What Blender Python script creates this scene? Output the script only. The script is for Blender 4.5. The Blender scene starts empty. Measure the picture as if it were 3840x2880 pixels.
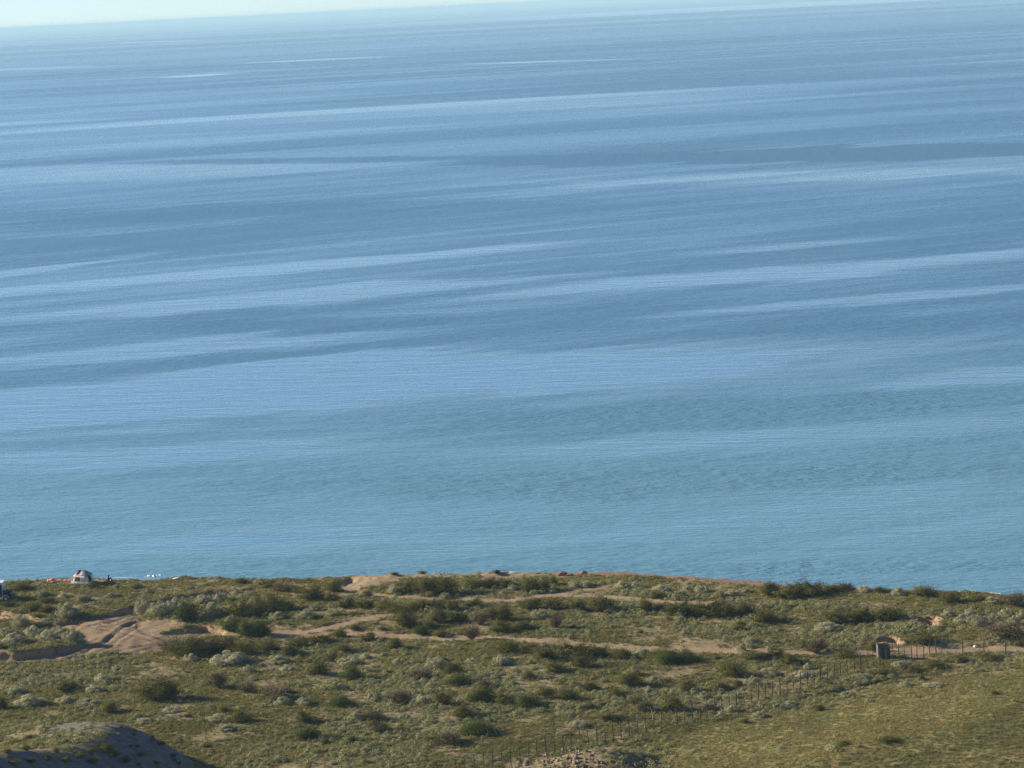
import bpy, bmesh, math, random
import numpy as np
from mathutils import Matrix, Vector, Euler

R = math.radians
SC = bpy.context.scene
COL = SC.collection
rng = np.random.default_rng(7)
random.seed(7)

# ------------------------------------------------------------------ camera
F_PX = 1920.0 / math.tan(R(10.0))           # focal length in photo pixels (3840 wide)
CAM_Z = 82.0
PITCH, ROLL = 7.46, 2.85
cam_d = bpy.data.cameras.new('camera')
cam_d.sensor_fit = 'HORIZONTAL'
cam_d.angle = R(20.0)
cam_d.clip_start = 1.0
cam_d.clip_end = 200000.0
cam = bpy.data.objects.new('camera', cam_d)
COL.objects.link(cam)
CAM_R = Matrix.Rotation(R(90.0 - PITCH), 3, 'X') @ Matrix.Rotation(R(-ROLL), 3, 'Z')
cam.matrix_world = Matrix.Translation((0, 0, CAM_Z)) @ CAM_R.to_4x4()
SC.camera = cam

# ------------------------------------------------------------------ sky, sun, exposure
SUN_EL, SUN_BEYOND = 21.0, 16.0             # height; degrees the sun stands beyond square left
w = bpy.data.worlds.new('World')
SC.world = w
w.use_nodes = True
wn = w.node_tree
sky = wn.nodes.new('ShaderNodeTexSky')
sky.sky_type = 'NISHITA'
sky.sun_disc = False
sky.sun_elevation = R(SUN_EL)
sky.sun_rotation = R(-(90.0 - SUN_BEYOND))
sky.altitude = 0.0
sky.air_density = 0.62
sky.dust_density = 0.0
sky.ozone_density = 2.5
wb = wn.nodes.new('ShaderNodeMix'); wb.data_type = 'RGBA'; wb.blend_type = 'MULTIPLY'       # camera white balance, the same over the whole sky
wb.inputs[0].default_value = 1.0; wb.inputs[7].default_value = (0.88, 0.97, 1.12, 1.0)
wn.links.new(sky.outputs[0], wb.inputs[6]); wn.links.new(wb.outputs[2], wn.nodes['Background'].inputs[0])
wn.nodes['Background'].inputs[1].default_value = 0.063

sun_d = bpy.data.lights.new('sun', 'SUN')
sun_d.energy = 5.0
sun_d.angle = R(0.53)
sun_d.color = (1.0, 0.86, 0.67)
sun = bpy.data.objects.new('sun', sun_d)
COL.objects.link(sun)
to_sun = Vector((-math.cos(R(SUN_EL)) * math.cos(R(SUN_BEYOND)), math.cos(R(SUN_EL)) * math.sin(R(SUN_BEYOND)), math.sin(R(SUN_EL))))
sun.rotation_euler = to_sun.to_track_quat('Z', 'Y').to_euler()
sun.location = (0, 0, 150)

SC.view_settings.view_transform = 'Standard'
SC.view_settings.look = 'None'
SC.view_settings.exposure = 1.1
SC.view_settings.gamma = 1.0
SC.view_settings.use_curve_mapping = False
SC.render.engine = 'CYCLES'
SC.cycles.use_denoising = True
SC.cycles.denoising_input_passes = 'RGB_ALBEDO_NORMAL'
SC.cycles.denoising_prefilter = 'NONE'
SC.cycles.max_bounces = 6
SC.cycles.volume_bounces = 0
SC.cycles.transparent_max_bounces = 8

# ------------------------------------------------------------------ helpers: pixels <-> world
CR = np.array(CAM_R)

def rays(px, py):
    px = np.asarray(px, float); py = np.asarray(py, float)
    d = np.stack([(px - 1920.0) / F_PX, -(py - 1440.0) / F_PX, -np.ones_like(px)], -1)
    return d @ CR.T

def pix(px, py, z=3.0):
    """world point where the line of sight through a photo pixel meets height z"""
    d = rays(px, py)
    t = (z - CAM_Z) / d[..., 2]
    return np.array([0, 0, CAM_Z]) + d * t[..., None]

def pix_y(px, py, Y):
    d = rays(px, py)
    return np.array([0, 0, CAM_Z]) + d * (Y / d[..., 1])[..., None]

def to_px(P):
    q = (np.asarray(P, float) - np.array([0, 0, CAM_Z])) @ CR
    return 1920.0 + F_PX * q[..., 0] / -q[..., 2], 1440.0 - F_PX * q[..., 1] / -q[..., 2]

def poly(pts, z=3.0):
    a = np.array(pts, float)
    return pix(a[:, 0], a[:, 1], z)[:, :2]

# ------------------------------------------------------------------ helpers: noise and distance
def _hash(i, j, s):
    n = (i.astype(np.int64) * 374761393 + j.astype(np.int64) * 668265263 + s * 2147483647) & 0x7fffffff
    n = (n ^ (n >> 13)) * 1274126177 & 0x7fffffff
    return ((n ^ (n >> 16)) & 0xffff) / 65535.0

def vnoise(x, y, s=0):
    i, j = np.floor(x), np.floor(y)
    fx, fy = x - i, y - j
    fx = fx * fx * (3 - 2 * fx); fy = fy * fy * (3 - 2 * fy)
    a, b = _hash(i, j, s), _hash(i + 1, j, s)
    c, d = _hash(i, j + 1, s), _hash(i + 1, j + 1, s)
    return (a * (1 - fx) + b * fx) * (1 - fy) + (c * (1 - fx) + d * fx) * fy

def fbm(x, y, s=0, o=4):
    v = 0; a = 0.5; t = 0
    for k in range(o):
        v = v + a * vnoise(x * 2 ** k + 17.3 * k, y * 2 ** k - 9.1 * k, s + k); t += a; a *= 0.5
    return v / t

def sstep(a, b, x):
    t = np.clip((x - a) / (b - a), 0, 1)
    return t * t * (3 - 2 * t)

def line_dist(x, y, P):
    """distance to polyline, nearest point, direction"""
    best = np.full(x.shape, 1e9); nx = np.zeros(x.shape); ny = np.zeros(x.shape); tt = np.zeros(x.shape)
    for k in range(len(P) - 1):
        ax, ay = P[k]; bx, by = P[k + 1]
        dx, dy = bx - ax, by - ay
        t = np.clip(((x - ax) * dx + (y - ay) * dy) / (dx * dx + dy * dy + 1e-9), 0, 1)
        qx, qy = ax + t * dx, ay + t * dy
        d = np.hypot(x - qx, y - qy)
        m = d < best
        best = np.where(m, d, best); nx = np.where(m, qx, nx); ny = np.where(m, qy, ny); tt = np.where(m, k + t, tt)
    return best, nx, ny, tt

def poly_sd(x, y, P):
    """signed distance, positive inside"""
    d = line_dist(x, y, np.vstack([P, P[:1]]))[0]
    ins = np.zeros(x.shape, bool)
    n = len(P); j = n - 1
    for i in range(n):
        xi, yi = P[i]; xj, yj = P[j]
        c = ((yi > y) != (yj > y)) & (x < (xj - xi) * (y - yi) / (yj - yi + 1e-12) + xi)
        ins ^= c; j = i
    return np.where(ins, d, -d)

# ------------------------------------------------------------------ helpers: materials
class NT:
    def __init__(self, name):
        self.m = bpy.data.materials.new(name); self.m.use_nodes = True
        self.t = self.m.node_tree; self.n = self.t.nodes
        self.bsdf = self.n['Principled BSDF']; self.out = self.n['Material Output']
    def new(self, typ, **kw):
        nd = self.n.new('ShaderNode' + typ)
        for k, v in kw.items(): setattr(nd, k, v)
        return nd
    def put(self, sock, v):
        if isinstance(v, bpy.types.NodeSocket): self.t.links.new(v, sock)
        elif v is not None:
            if isinstance(v, (tuple, list)) and len(v) == 3 and sock.type == 'RGBA': v = (*v, 1.0)
            sock.default_value = v
    def noise(self, vec, scale, detail=3.0, rough=0.55, dist=0.0):
        nd = self.new('TexNoise'); self.put(nd.inputs['Vector'], vec)
        nd.inputs['Scale'].default_value = scale; nd.inputs['Detail'].default_value = detail
        nd.inputs['Roughness'].default_value = rough; nd.inputs['Distortion'].default_value = dist
        return nd.outputs['Fac']
    def map(self, v, a, b, c=0.0, d=1.0):
        nd = self.new('MapRange'); self.put(nd.inputs['Value'], v)
        for k, s in zip(('From Min', 'From Max', 'To Min', 'To Max'), (a, b, c, d)): self.put(nd.inputs[k], s)
        nd.interpolation_type = 'SMOOTHSTEP'
        return nd.outputs['Result']
    def mix(self, f, a, b, mode='MIX'):
        nd = self.new('Mix', data_type='RGBA', blend_type=mode)
        self.put(nd.inputs[0], f); self.put(nd.inputs[6], a); self.put(nd.inputs[7], b)
        return nd.outputs[2]
    def math(self, op, a, b=None, c=None):
        nd = self.new('Math', operation=op)
        self.put(nd.inputs[0], a); self.put(nd.inputs[1], b); self.put(nd.inputs[2], c)
        return nd.outputs[0]
    def attr(self, name, typ='GEOMETRY'):
        nd = self.new('Attribute', attribute_name=name, attribute_type=typ)
        return nd.outputs['Fac']
    def coord(self, scale=None, rot=0.0):
        o = self.new('TexCoord').outputs['Object']
        if scale is None: return o
        mp = self.new('Mapping'); self.put(mp.inputs['Vector'], o); mp.inputs['Rotation'].default_value = (0, 0, rot)
        m2 = self.new('Mapping'); self.put(m2.inputs['Vector'], mp.outputs[0]); m2.inputs['Scale'].default_value = scale
        return m2.outputs[0]
    def bump(self, h, dist, strength=1.0, normal=None):
        nd = self.new('Bump'); self.put(nd.inputs['Height'], h)
        self.put(nd.inputs['Strength'], strength); nd.inputs['Distance'].default_value = dist
        if normal is not None: self.put(nd.inputs['Normal'], normal)
        return nd.outputs[0]

def plain(name, col, rough=0.7, vary=0.18, scale=9.0, metal=0.0):
    k = NT(name)
    f = k.noise(k.coord(), scale, 4)
    dark = tuple(c * (1 - vary) for c in col); lite = tuple(min(1, c * (1 + vary)) for c in col)
    k.put(k.bsdf.inputs['Base Color'], k.mix(f, dark, lite))
    k.put(k.bsdf.inputs['Roughness'], rough); k.put(k.bsdf.inputs['Metallic'], metal)
    return k.m

def leaf_material(name, cols, trans=0.35, attr_v=True, tint_instancer=False):
    """cols: dark, mid, light leaf colours; each leaf has its own value v"""
    k = NT(name)
    info = k.new('ObjectInfo')
    v = k.attr('v')
    rnd = k.attr('tint', 'INSTANCER') if tint_instancer else info.outputs['Random']
    a = k.mix(v, cols[0], cols[1])
    b = k.mix(v, cols[1], cols[2])
    col = k.mix(rnd, a, b)
    col = k.mix(k.map(k.noise(k.new('NewGeometry').outputs['Position'], 0.35, 2), 0.35, 0.65, 0, 0.35), col, cols[3])
    k.n.remove(k.bsdf)
    d = k.new('BsdfDiffuse'); k.put(d.inputs['Color'], col)
    t = k.new('BsdfTranslucent'); k.put(t.inputs['Color'], col)
    mx = k.new('MixShader'); mx.inputs[0].default_value = trans
    k.t.links.new(d.outputs[0], mx.inputs[1]); k.t.links.new(t.outputs[0], mx.inputs[2])
    k.t.links.new(mx.outputs[0], k.out.inputs[0])
    return k.m

# ------------------------------------------------------------------ helpers: objects
def tag(o, label=None, cat=None, group=None, kind=None):
    if label: o['label'] = label
    if cat: o['category'] = cat
    if group: o['group'] = group
    if kind: o['kind'] = kind
    return o

def link(name, me, parent=None, loc=None):
    o = bpy.data.objects.new(name, me); COL.objects.link(o)
    if parent is not None: o.parent = parent
    if loc is not None: o.location = loc
    return o

def np_mesh(name, V, Fq, mats=(), attrs=None, smooth=True, mat_idx=None):
    """mesh from numpy: V (n,3); Fq (m,3) or (m,4)"""
    me = bpy.data.meshes.new(name)
    V = np.ascontiguousarray(V, np.float32); Fq = np.ascontiguousarray(Fq, np.int32)
    n, k = Fq.shape
    me.vertices.add(len(V)); me.vertices.foreach_set('co', V.ravel())
    me.loops.add(n * k); me.loops.foreach_set('vertex_index', Fq.ravel())
    me.polygons.add(n); me.polygons.foreach_set('loop_start', np.arange(n, dtype=np.int32) * k)
    for m in mats: me.materials.append(m)
    if mat_idx is not None: me.polygons.foreach_set('material_index', np.asarray(mat_idx, np.int32))
    me.update(calc_edges=True)
    me.polygons.foreach_set('use_smooth', np.full(n, smooth))
    for nm, a in (attrs or {}).items():
        at = me.attributes.new(nm, 'FLOAT', 'POINT'); at.data.foreach_set('value', np.ascontiguousarray(a, np.float32))
    me.validate()
    return me

class MB:
    """collects simple shapes; build() links them as one mesh object"""
    def __init__(self): self.bm = bmesh.new()
    def box(self, c, s, rot=None, bevel=0.0):
        r = bmesh.ops.create_cube(self.bm, size=1.0)
        M = Matrix.Translation(c) @ (rot or Matrix()).to_4x4() @ Matrix.Diagonal((*s, 1.0))
        bmesh.ops.transform(self.bm, matrix=M, verts=r['verts'])
        if bevel:
            es = list({e for v in r['verts'] for e in v.link_edges})
            bmesh.ops.bevel(self.bm, geom=es, offset=bevel, segments=2, affect='EDGES', profile=0.5)
        return self
    def tube(self, pts, rad, n=6):
        pts = [Vector(p) for p in pts]
        rad = [rad] * len(pts) if not hasattr(rad, '__len__') else rad
        rings = []
        for i, p in enumerate(pts):
            d = (pts[min(i + 1, len(pts) - 1)] - pts[max(i - 1, 0)]).normalized()
            u = d.cross(Vector((0.31, 0.77, 0.55))).normalized(); v = d.cross(u)
            rings.append([self.bm.verts.new(p + (u * math.cos(2 * math.pi * k / n) + v * math.sin(2 * math.pi * k / n)) * rad[i]) for k in range(n)])
        for a, b in zip(rings, rings[1:]):
            for k in range(n): self.bm.faces.new((a[k], a[(k + 1) % n], b[(k + 1) % n], b[k]))
        for r in (rings[0], rings[-1]): self.bm.faces.new(r)
        return self
    def face(self, pts):
        self.bm.faces.new([self.bm.verts.new(p) for p in pts]); return self
    def ball(self, c, s, seg=12, rot=None):
        r = bmesh.ops.create_uvsphere(self.bm, u_segments=seg, v_segments=max(6, seg // 2 + 2), radius=1.0)
        M = Matrix.Translation(c) @ (rot or Matrix()).to_4x4() @ Matrix.Diagonal((*s, 1.0))
        bmesh.ops.transform(self.bm, matrix=M, verts=r['verts']); return self
    def build(self, name, mat, parent=None, smooth=False):
        bmesh.ops.recalc_face_normals(self.bm, faces=self.bm.faces)
        me = bpy.data.meshes.new(name); self.bm.to_mesh(me); self.bm.free()
        me.materials.append(mat)
        me.polygons.foreach_set('use_smooth', [smooth] * len(me.polygons))
        return link(name, me, parent)

# ================================================================== TERRAIN
PLAIN = 3.0
# vegetation edge of the land against the sea
COAST = poly([(-1500, 2262), (-400, 2203), (0, 2184), (300, 2181), (700, 2168), (1000, 2164), (1290, 2161), (1400, 2161), (1500, 2152), (1750, 2149),
              (1950, 2150), (2100, 2153), (2300, 2161), (2600, 2180), (2900, 2200), (3200, 2212), (3500, 2224), (3840, 2233), (4300, 2254), (5600, 2320)])
WASH = poly([(-700, 2285), (-200, 2292), (0, 2296), (110, 2312), (215, 2328), (330, 2316), (420, 2296), (520, 2268), (640, 2238), (800, 2214), (960, 2202), (1010, 2206),
             (860, 2226), (700, 2250), (560, 2290), (505, 2322), (548, 2366), (640, 2347), (720, 2336), (790, 2332), (842, 2344), (838, 2378),
             (700, 2392), (640, 2422), (570, 2444), (400, 2446), (250, 2474), (0, 2490), (-500, 2500)])
ISLAND = poly([(-500, 2318), (0, 2322), (90, 2322), (190, 2338), (262, 2352), (305, 2384), (300, 2410), (180, 2426), (60, 2446), (-500, 2460)])
RAMP = poly([(330, 2318), (470, 2306), (560, 2328), (560, 2362), (500, 2392), (330, 2390)])
TERRACE_BARE = poly([(470, 2330), (520, 2312), (640, 2310), (705, 2322), (700, 2336), (640, 2350), (548, 2368), (500, 2356), (420, 2340)])
TRACKS = {
    'link':   (poly([(1000, 2374), (1090, 2370), (1180, 2364), (1260, 2348), (1330, 2334), (1420, 2320), (1490, 2310), (1560, 2299)]), 2.6),
    'main':   (poly([(840, 2374), (930, 2380), (1060, 2384), (1180, 2380), (1270, 2370), (1400, 2383), (1640, 2390), (1850, 2397), (2100, 2409), (2300, 2418), (2600, 2431), (2800, 2438),
                     (2960, 2443), (3100, 2443), (3250, 2442), (3380, 2435), (3600, 2428), (3840, 2425), (4400, 2420), (5200, 2400)]), 3.1),
    'coast':  (poly([(1340, 2166), (1310, 2190), (1330, 2215), (1400, 2236), (1500, 2243), (1620, 2247), (1740, 2250), (1860, 2252), (1960, 2247), (2050, 2234), (2140, 2220), (2210, 2206)]), 2.6),
    'spur':   (poly([(2060, 2236), (2160, 2236), (2280, 2245), (2400, 2255), (2520, 2262), (2660, 2266)]), 2.5),
}
RUTS = [poly(q) for q in ([(0, 2303), (150, 2320), (330, 2334), (480, 2352), (640, 2390), (840, 2384)], [(40, 2484), (250, 2446), (400, 2400), (470, 2350), (560, 2300), (660, 2248)],
        [(230, 2470), (420, 2425), (560, 2402), (800, 2382)], [(120, 2330), (300, 2345), (420, 2330), (540, 2285)])]
SHORE_SAND = poly([(1280, 2163), (1400, 2158), (1520, 2149), (1750, 2145), (1960, 2147), (2130, 2150), (2180, 2158), (2050, 2166), (1900, 2172), (1760, 2166), (1620, 2170), (1500, 2180), (1420, 2205), (1290, 2212), (1270, 2200)])
CAMP = poly([(150, 2180), (290, 2178), (430, 2176), (440, 2188), (330, 2196), (160, 2196)])
CUT = poly([(1302, 2164), (1338, 2164), (1300, 2192), (1258, 2200)])
PITS = [(3470, 2334, 1.35, 1.1), (3500, 2350, 0.9, 0.8), (3332, 2402, 1.0, 1.0), (3360, 2410, 0.7, 0.4)]
TRENCH = poly([(3090, 2606), (3190, 2584), (3290, 2562), (3440, 2538), (3520, 2528)])
FIELD = poly([(2420, 2900), (2440, 2800), (2560, 2752), (2700, 2716), (2900, 2664), (3060, 2628), (3230, 2590), (3450, 2545), (3840, 2508), (4600, 2470), (4600, 3100), (2300, 3100)])
FENCE_BASE = [(1600, 2960), (1740, 2912), (1881, 2876), (2046, 2830), (2204, 2800), (2299, 2784), (2360, 2767), (2480, 2732), (2567, 2710), (2679, 2674), (2816, 2636),
              (2976, 2597), (3051, 2571), (3127, 2546), (3227, 2521), (3323, 2490), (3392, 2475), (3485, 2458), (3531, 2448)]

kn = [(392, 2714, 299.0), (320, 2776, 291.0), (230, 2806, 286.0), (120, 2816, 281.0), (0, 2814, 276.0), (-250, 2822, 266.0), (-600, 2860, 250.0)]
KN = np.array([pix_y(a, b, c) for a, b, c in kn])
md = pix(2255, 2800)
MD = np.array([md[0] * (md[1] - 7.0) / md[1], md[1] - 7.0])

def coast_d(x, y):
    """metres seaward of the vegetation edge (negative inland)"""
    yc = np.interp(x, COAST[:, 0], COAST[:, 1]) + (fbm(x / 6.0, x * 0 + 3.1, 40, 3) - 0.5) * 2.0
    return (y - yc) * 0.94

def masks(x, y):
    m = {}
    jit = (fbm(x / 2.2, y / 2.2, 11, 3) - 0.5)
    jit2 = (fbm(x / 7.0, y / 7.0, 21, 3) - 0.5)
    wash = poly_sd(x, y, WASH) + jit * 1.4
    isl = poly_sd(x, y, ISLAND) + jit * 1.4
    m['wash'] = np.minimum(sstep(-0.2, 0.6, wash), 1 - sstep(-0.4, 0.4, isl))
    m['ramp'] = sstep(-8.0, 2.0, poly_sd(x, y, RAMP) + jit)
    m['bare'] = sstep(-0.6, 0.8, poly_sd(x, y, TERRACE_BARE) + jit)
    for k, (P, wd) in TRACKS.items():
        d = line_dist(x, y, P)[0] + jit * 1.1 + jit2 * 0.6
        m['t_' + k] = 1 - sstep(wd * 0.36, wd * 0.66, d)
        m['d_' + k] = d
    m['shore'] = sstep(-1.0, 1.5, poly_sd(x, y, SHORE_SAND) + jit * 3)
    m['camp'] = sstep(-1.5, 1.5, poly_sd(x, y, CAMP) + jit * 2)
    m['cut'] = sstep(-0.5, 0.8, poly_sd(x, y, CUT) + jit)
    pit = np.zeros(x.shape); rim = np.zeros(x.shape)
    for a, b, r, dp in PITS:
        c = pix(a, b); d = np.hypot((x - c[0]) / 1.35, (y - c[1]) / 1.6) + jit * 0.9
        pit = np.maximum(pit, (1 - sstep(r * 0.55, r * 0.95, d)) * dp)
        rim = np.maximum(rim, (1 - sstep(r * 0.9, r * 1.5, d)))
    m['pit'] = pit; m['rim'] = rim
    m['trench'] = 1 - sstep(0.25, 0.7, line_dist(x, y, TRENCH)[0] + jit * 0.6)
    m['field_sd'] = poly_sd(x, y, FIELD)
    m['field'] = sstep(-6.0, 7.0, poly_sd(x, y, FIELD) + jit2 * 9)
    cd = coast_d(x, y)
    m['beach'] = sstep(-0.8, 1.0, cd)
    m['cd'] = cd
    (1536,2153,40,14,'S'),(1585,2152,34,14,'O'),(1740,2149,26,9,'O'),(1770,2148,22,9,'S'),(1862,2151,34,14,'O'),(1480,2156,30,12,'O'),
 # knoll
    d, qx, qy, tt = line_dist(x, y, KN[:, :2])
    kz = np.interp(tt, np.arange(len(KN)), KN[:, 2])
    nrm = np.array([-1.0, 0.15])
    side = ((x - qx) * nrm[0] + (y - qy) * nrm[1]) / (d + 1e-6)
    slope = 0.86 - 0.69 * sstep(0.30, 0.88, side)
    hh = kz - slope * (np.sqrt(d * d + 16.0) - 4.0) + (fbm(x / 3.0, y / 3.0, 61, 3) - 0.5) * 0.5
    m['knoll_h'] = hh; m['crest_d'] = np.hypot(x - KN[0, 0] + 2.5, y - KN[0, 1] + 1.0)
    # rubble mound
    u, v = x - MD[0], y - MD[1]
    fx = np.where(u < 0.8, sstep(-9.5, 0.8, u), 1 - sstep(0.8, 6.2, u))
    m['mound'] = fx * np.exp(-(v / 3.3) ** 2)
    return m

def height(x, y, m=None):
    m = m or masks(x, y)
    h = PLAIN + (fbm(x / 17.0, y / 17.0, 1, 3) - 0.5) * 0.9 + (fbm(x / 2.6, y / 2.6, 5, 3) - 0.5) * 0.28
    h = h - m['wash'] * (1.1 + 0.25 * (h - PLAIN)) * (1 - 0.82 * m['ramp']) - m['cut'] * 0.7 - m['bare'] * 0.4 * (1 - m['wash'])
    tr = np.maximum.reduce([m['t_' + k] for k in TRACKS])
    h = h - tr * 0.14
    for P_ in RUTS:
        d = line_dist(x, y, P_)[0] + (fbm(x / 3.0, y / 3.0, 81, 2) - 0.5) * 0.8
        h = h + m['wash'] * (-0.16 * np.exp(-((d - 0.85) / 0.28) ** 2) + 0.09 * np.exp(-((d - 1.45) / 0.3) ** 2))
    h = h + np.maximum(m['wash'], m['bare']) * (fbm(x / 1.1, y / 1.1, 83, 3) - 0.5) * 0.3
    h = h - m['pit'] + 0.25 * m['rim'] * (m['pit'] < 0.1) - m['trench'] * 0.5
    h = h + np.clip(m['field_sd'], 0, 60) * 0.085
    h = h + m['mound'] * (1.5 + 0.5 * (fbm(x / 1.3, y / 1.3, 33, 3) - 0.5))
    # rounded union with the knoll
    a, b = h, m['knoll_h']
    k = 1.2
    t = np.clip(0.5 + 0.5 * (b - a) / k, 0, 1)
    h = a * (1 - t) + b * t + k * t * (1 - t)
    # broken lip along the bluff
    lip = np.exp(-((m['cd'] + 1.2) / 1.6) ** 2)
    h = h + lip * (fbm(x / 2.0, y / 2.0, 91, 3) - 0.42) * 0.9
    # beach and sea bed
    wid = 6.0 + 11.0 * sstep(-6.0, 12.0, x) * (1 - 0.65 * sstep(30.0, 46.0, x))
    cd = m['cd']
    h = h - np.where(cd > 0, np.minimum(cd / wid * 3.1, 3.1 + (cd - wid) * 0.06), 0)
    h = np.where(cd > 0, np.maximum(h, -6.0), h)
    # the hill the photograph is taken from
    h = h + 77.0 * np.clip(1 - y / 262.0, 0, 1) ** 1.7
    return h

STEP = 0.36
xs = np.concatenate([np.linspace(-620, -110, 26), np.arange(-96, 96, STEP), np.linspace(110, 620, 26)])
ys = np.concatenate([np.linspace(-40, 250, 30), np.arange(262, 440, STEP), np.linspace(450, 640, 16)])
GX, GY = np.meshgrid(xs, ys)
MK = masks(GX, GY)
GZ = height(GX, GY, MK)

def zat(x, y):
    """ground height at world points, from the grid"""
    x = np.asarray(x, float); y = np.asarray(y, float)
    i = np.clip(np.searchsorted(xs, x) - 1, 0, len(xs) - 2); j = np.clip(np.searchsorted(ys, y) - 1, 0, len(ys) - 2)
    fx = (x - xs[i]) / (xs[i + 1] - xs[i]); fy = (y - ys[j]) / (ys[j + 1] - ys[j])
    return (GZ[j, i] * (1 - fx) + GZ[j, i + 1] * fx) * (1 - fy) + (GZ[j + 1, i] * (1 - fx) + GZ[j + 1, i + 1] * fx) * fy

def hit(px, py):
    """first ground point on the line of sight through a photo pixel"""
    d = rays(float(px), float(py)); d = d / d[1]
    Y = np.arange(255, 470, 0.2)
    P = np.array([0, 0, CAM_Z]) + d[None, :] * Y[:, None]
    below = P[:, 2] < zat(P[:, 0], P[:, 1])
    k = int(np.argmax(below)) if below.any() else len(Y) - 1
    p = P[k].copy(); p[2] = float(zat(p[0], p[1]))
    return p

def px_per_m(p):
    return F_PX / np.linalg.norm(np.asarray(p) - np.array([0, 0, CAM_Z]))

# --- ground material
def ground_material():
    k = NT('ground_soil')
    co = k.coord()
    n1 = k.noise(co, 0.13, 4); n2 = k.noise(co, 1.1, 5, 0.62); n3 = k.noise(co, 7.0, 4, 0.6); n4 = k.noise(co, 0.45, 4)
    soil = k.mix(n3, (0.19, 0.135, 0.085), (0.31, 0.23, 0.15))
    grass = k.mix(n1, (0.105, 0.112, 0.040), (0.175, 0.158, 0.060))
    base = k.mix(k.map(n2, 0.42, 0.58), soil, grass)
    dry = k.mix(n3, (0.21, 0.17, 0.062), (0.29, 0.23, 0.092))
    fld = k.mix(k.map(n4, 0.36, 0.6), dry, (0.11, 0.13, 0.04))
    base = k.mix(k.attr('field'), base, fld)
    dirt = k.mix(n3, (0.245, 0.180, 0.106), (0.36, 0.268, 0.165))
    dirt = k.mix(k.map(n4, 0.35, 0.65), dirt, k.mix(n3, (0.215, 0.155, 0.095), (0.31, 0.228, 0.142)))
    base = k.mix(k.map(k.math('ADD', k.attr('dirt'), k.math('MULTIPLY', k.math('SUBTRACT', n2, 0.5), 0.9)), 0.35, 0.65), base, dirt)
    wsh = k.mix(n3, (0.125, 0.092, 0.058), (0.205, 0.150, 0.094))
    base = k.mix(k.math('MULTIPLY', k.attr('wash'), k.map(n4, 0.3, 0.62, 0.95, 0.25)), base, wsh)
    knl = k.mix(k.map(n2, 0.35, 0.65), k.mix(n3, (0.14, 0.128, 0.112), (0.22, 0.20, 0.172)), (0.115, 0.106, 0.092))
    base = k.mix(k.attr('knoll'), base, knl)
    bch = k.mix(n3, (0.17, 0.105, 0.075), (0.33, 0.22, 0.16))
    base = k.mix(k.attr('beach'), base, bch)
    clay = k.mix(n3, (0.24, 0.15, 0.09), (0.37, 0.25, 0.155))
    base = k.mix(k.attr('clay'), base, clay)
    k.put(k.bsdf.inputs['Base Color'], base)
    k.put(k.bsdf.inputs['Roughness'], 0.95)
    k.put(k.bsdf.inputs['Specular IOR Level'], 0.15)
    hh = k.math('ADD', k.math('MULTIPLY', n2, 0.6), k.math('MULTIPLY', n3, 0.3))
    k.put(k.bsdf.inputs['Normal'], k.bump(hh, 0.25, 0.8))
    return k.m
M_GROUND = ground_material()

gy, gx = np.gradient(GZ)
dyy = np.gradient(ys)[:, None]; dxx = np.gradient(xs)[None, :]
STEEP = np.hypot(gx / dxx, gy / dyy)
dirt = np.maximum.reduce([MK['t_' + k] for k in TRACKS] + [MK['wash'] * 0.95, MK['bare'] * 0.9, MK['shore'] * 0.66, MK['camp'] * 0.7, MK['cut'], MK['rim'] * 0.9, np.clip(MK['mound'] * 1.6 - 0.25, 0, 0.42)])
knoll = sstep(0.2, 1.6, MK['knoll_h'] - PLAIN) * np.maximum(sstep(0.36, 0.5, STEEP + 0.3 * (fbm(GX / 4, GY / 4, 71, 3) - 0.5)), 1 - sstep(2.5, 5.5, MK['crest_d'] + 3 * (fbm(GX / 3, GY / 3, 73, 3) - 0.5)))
clay = sstep(0.45, 0.9, STEEP) * np.maximum.reduce([MK['wash'] > 0.01, MK['rim'] > 0.05]).astype(float) * (1 - knoll)
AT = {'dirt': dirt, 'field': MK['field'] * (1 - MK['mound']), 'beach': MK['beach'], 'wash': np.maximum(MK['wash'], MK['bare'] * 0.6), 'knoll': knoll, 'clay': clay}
AT = {k: np.asarray(v, np.float32).ravel() for k, v in AT.items()}

ny_, nx_ = GX.shape
idx = np.arange(nx_ * ny_).reshape(ny_, nx_)
QUADS = np.stack([idx[:-1, :-1], idx[:-1, 1:], idx[1:, 1:], idx[1:, :-1]], -1).reshape(-1, 4)
VERT = np.stack([GX, GY, GZ], -1).reshape(-1, 3)
def qavg(a): return ((a[:-1, :-1] + a[:-1, 1:] + a[1:, 1:] + a[1:, :-1]) * 0.25).ravel()
lab = np.zeros(len(QUADS), int)
for n, k in enumerate(('link', 'spur', 'coast', 'main')):
    lab[qavg(MK['t_' + k]) > 0.5] = 3 + n
lab[qavg(MK['wash']) > 0.5] = 1
lab[(qavg(MK['knoll_h']) - PLAIN > 0.6) & (qavg(GY) > 262)] = 2
lab[qavg(MK['beach']) > 0.5] = 8
lab[qavg(MK['mound']) > 0.1] = 7

def terrain_piece(name, L, parent=None):
    q = QUADS[lab == L]
    used, inv = np.unique(q, return_inverse=True)
    me = np_mesh(name, VERT[used], inv.reshape(q.shape), [M_GROUND], {k: v[used] for k, v in AT.items()})
    return link(name, me, parent)

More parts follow.
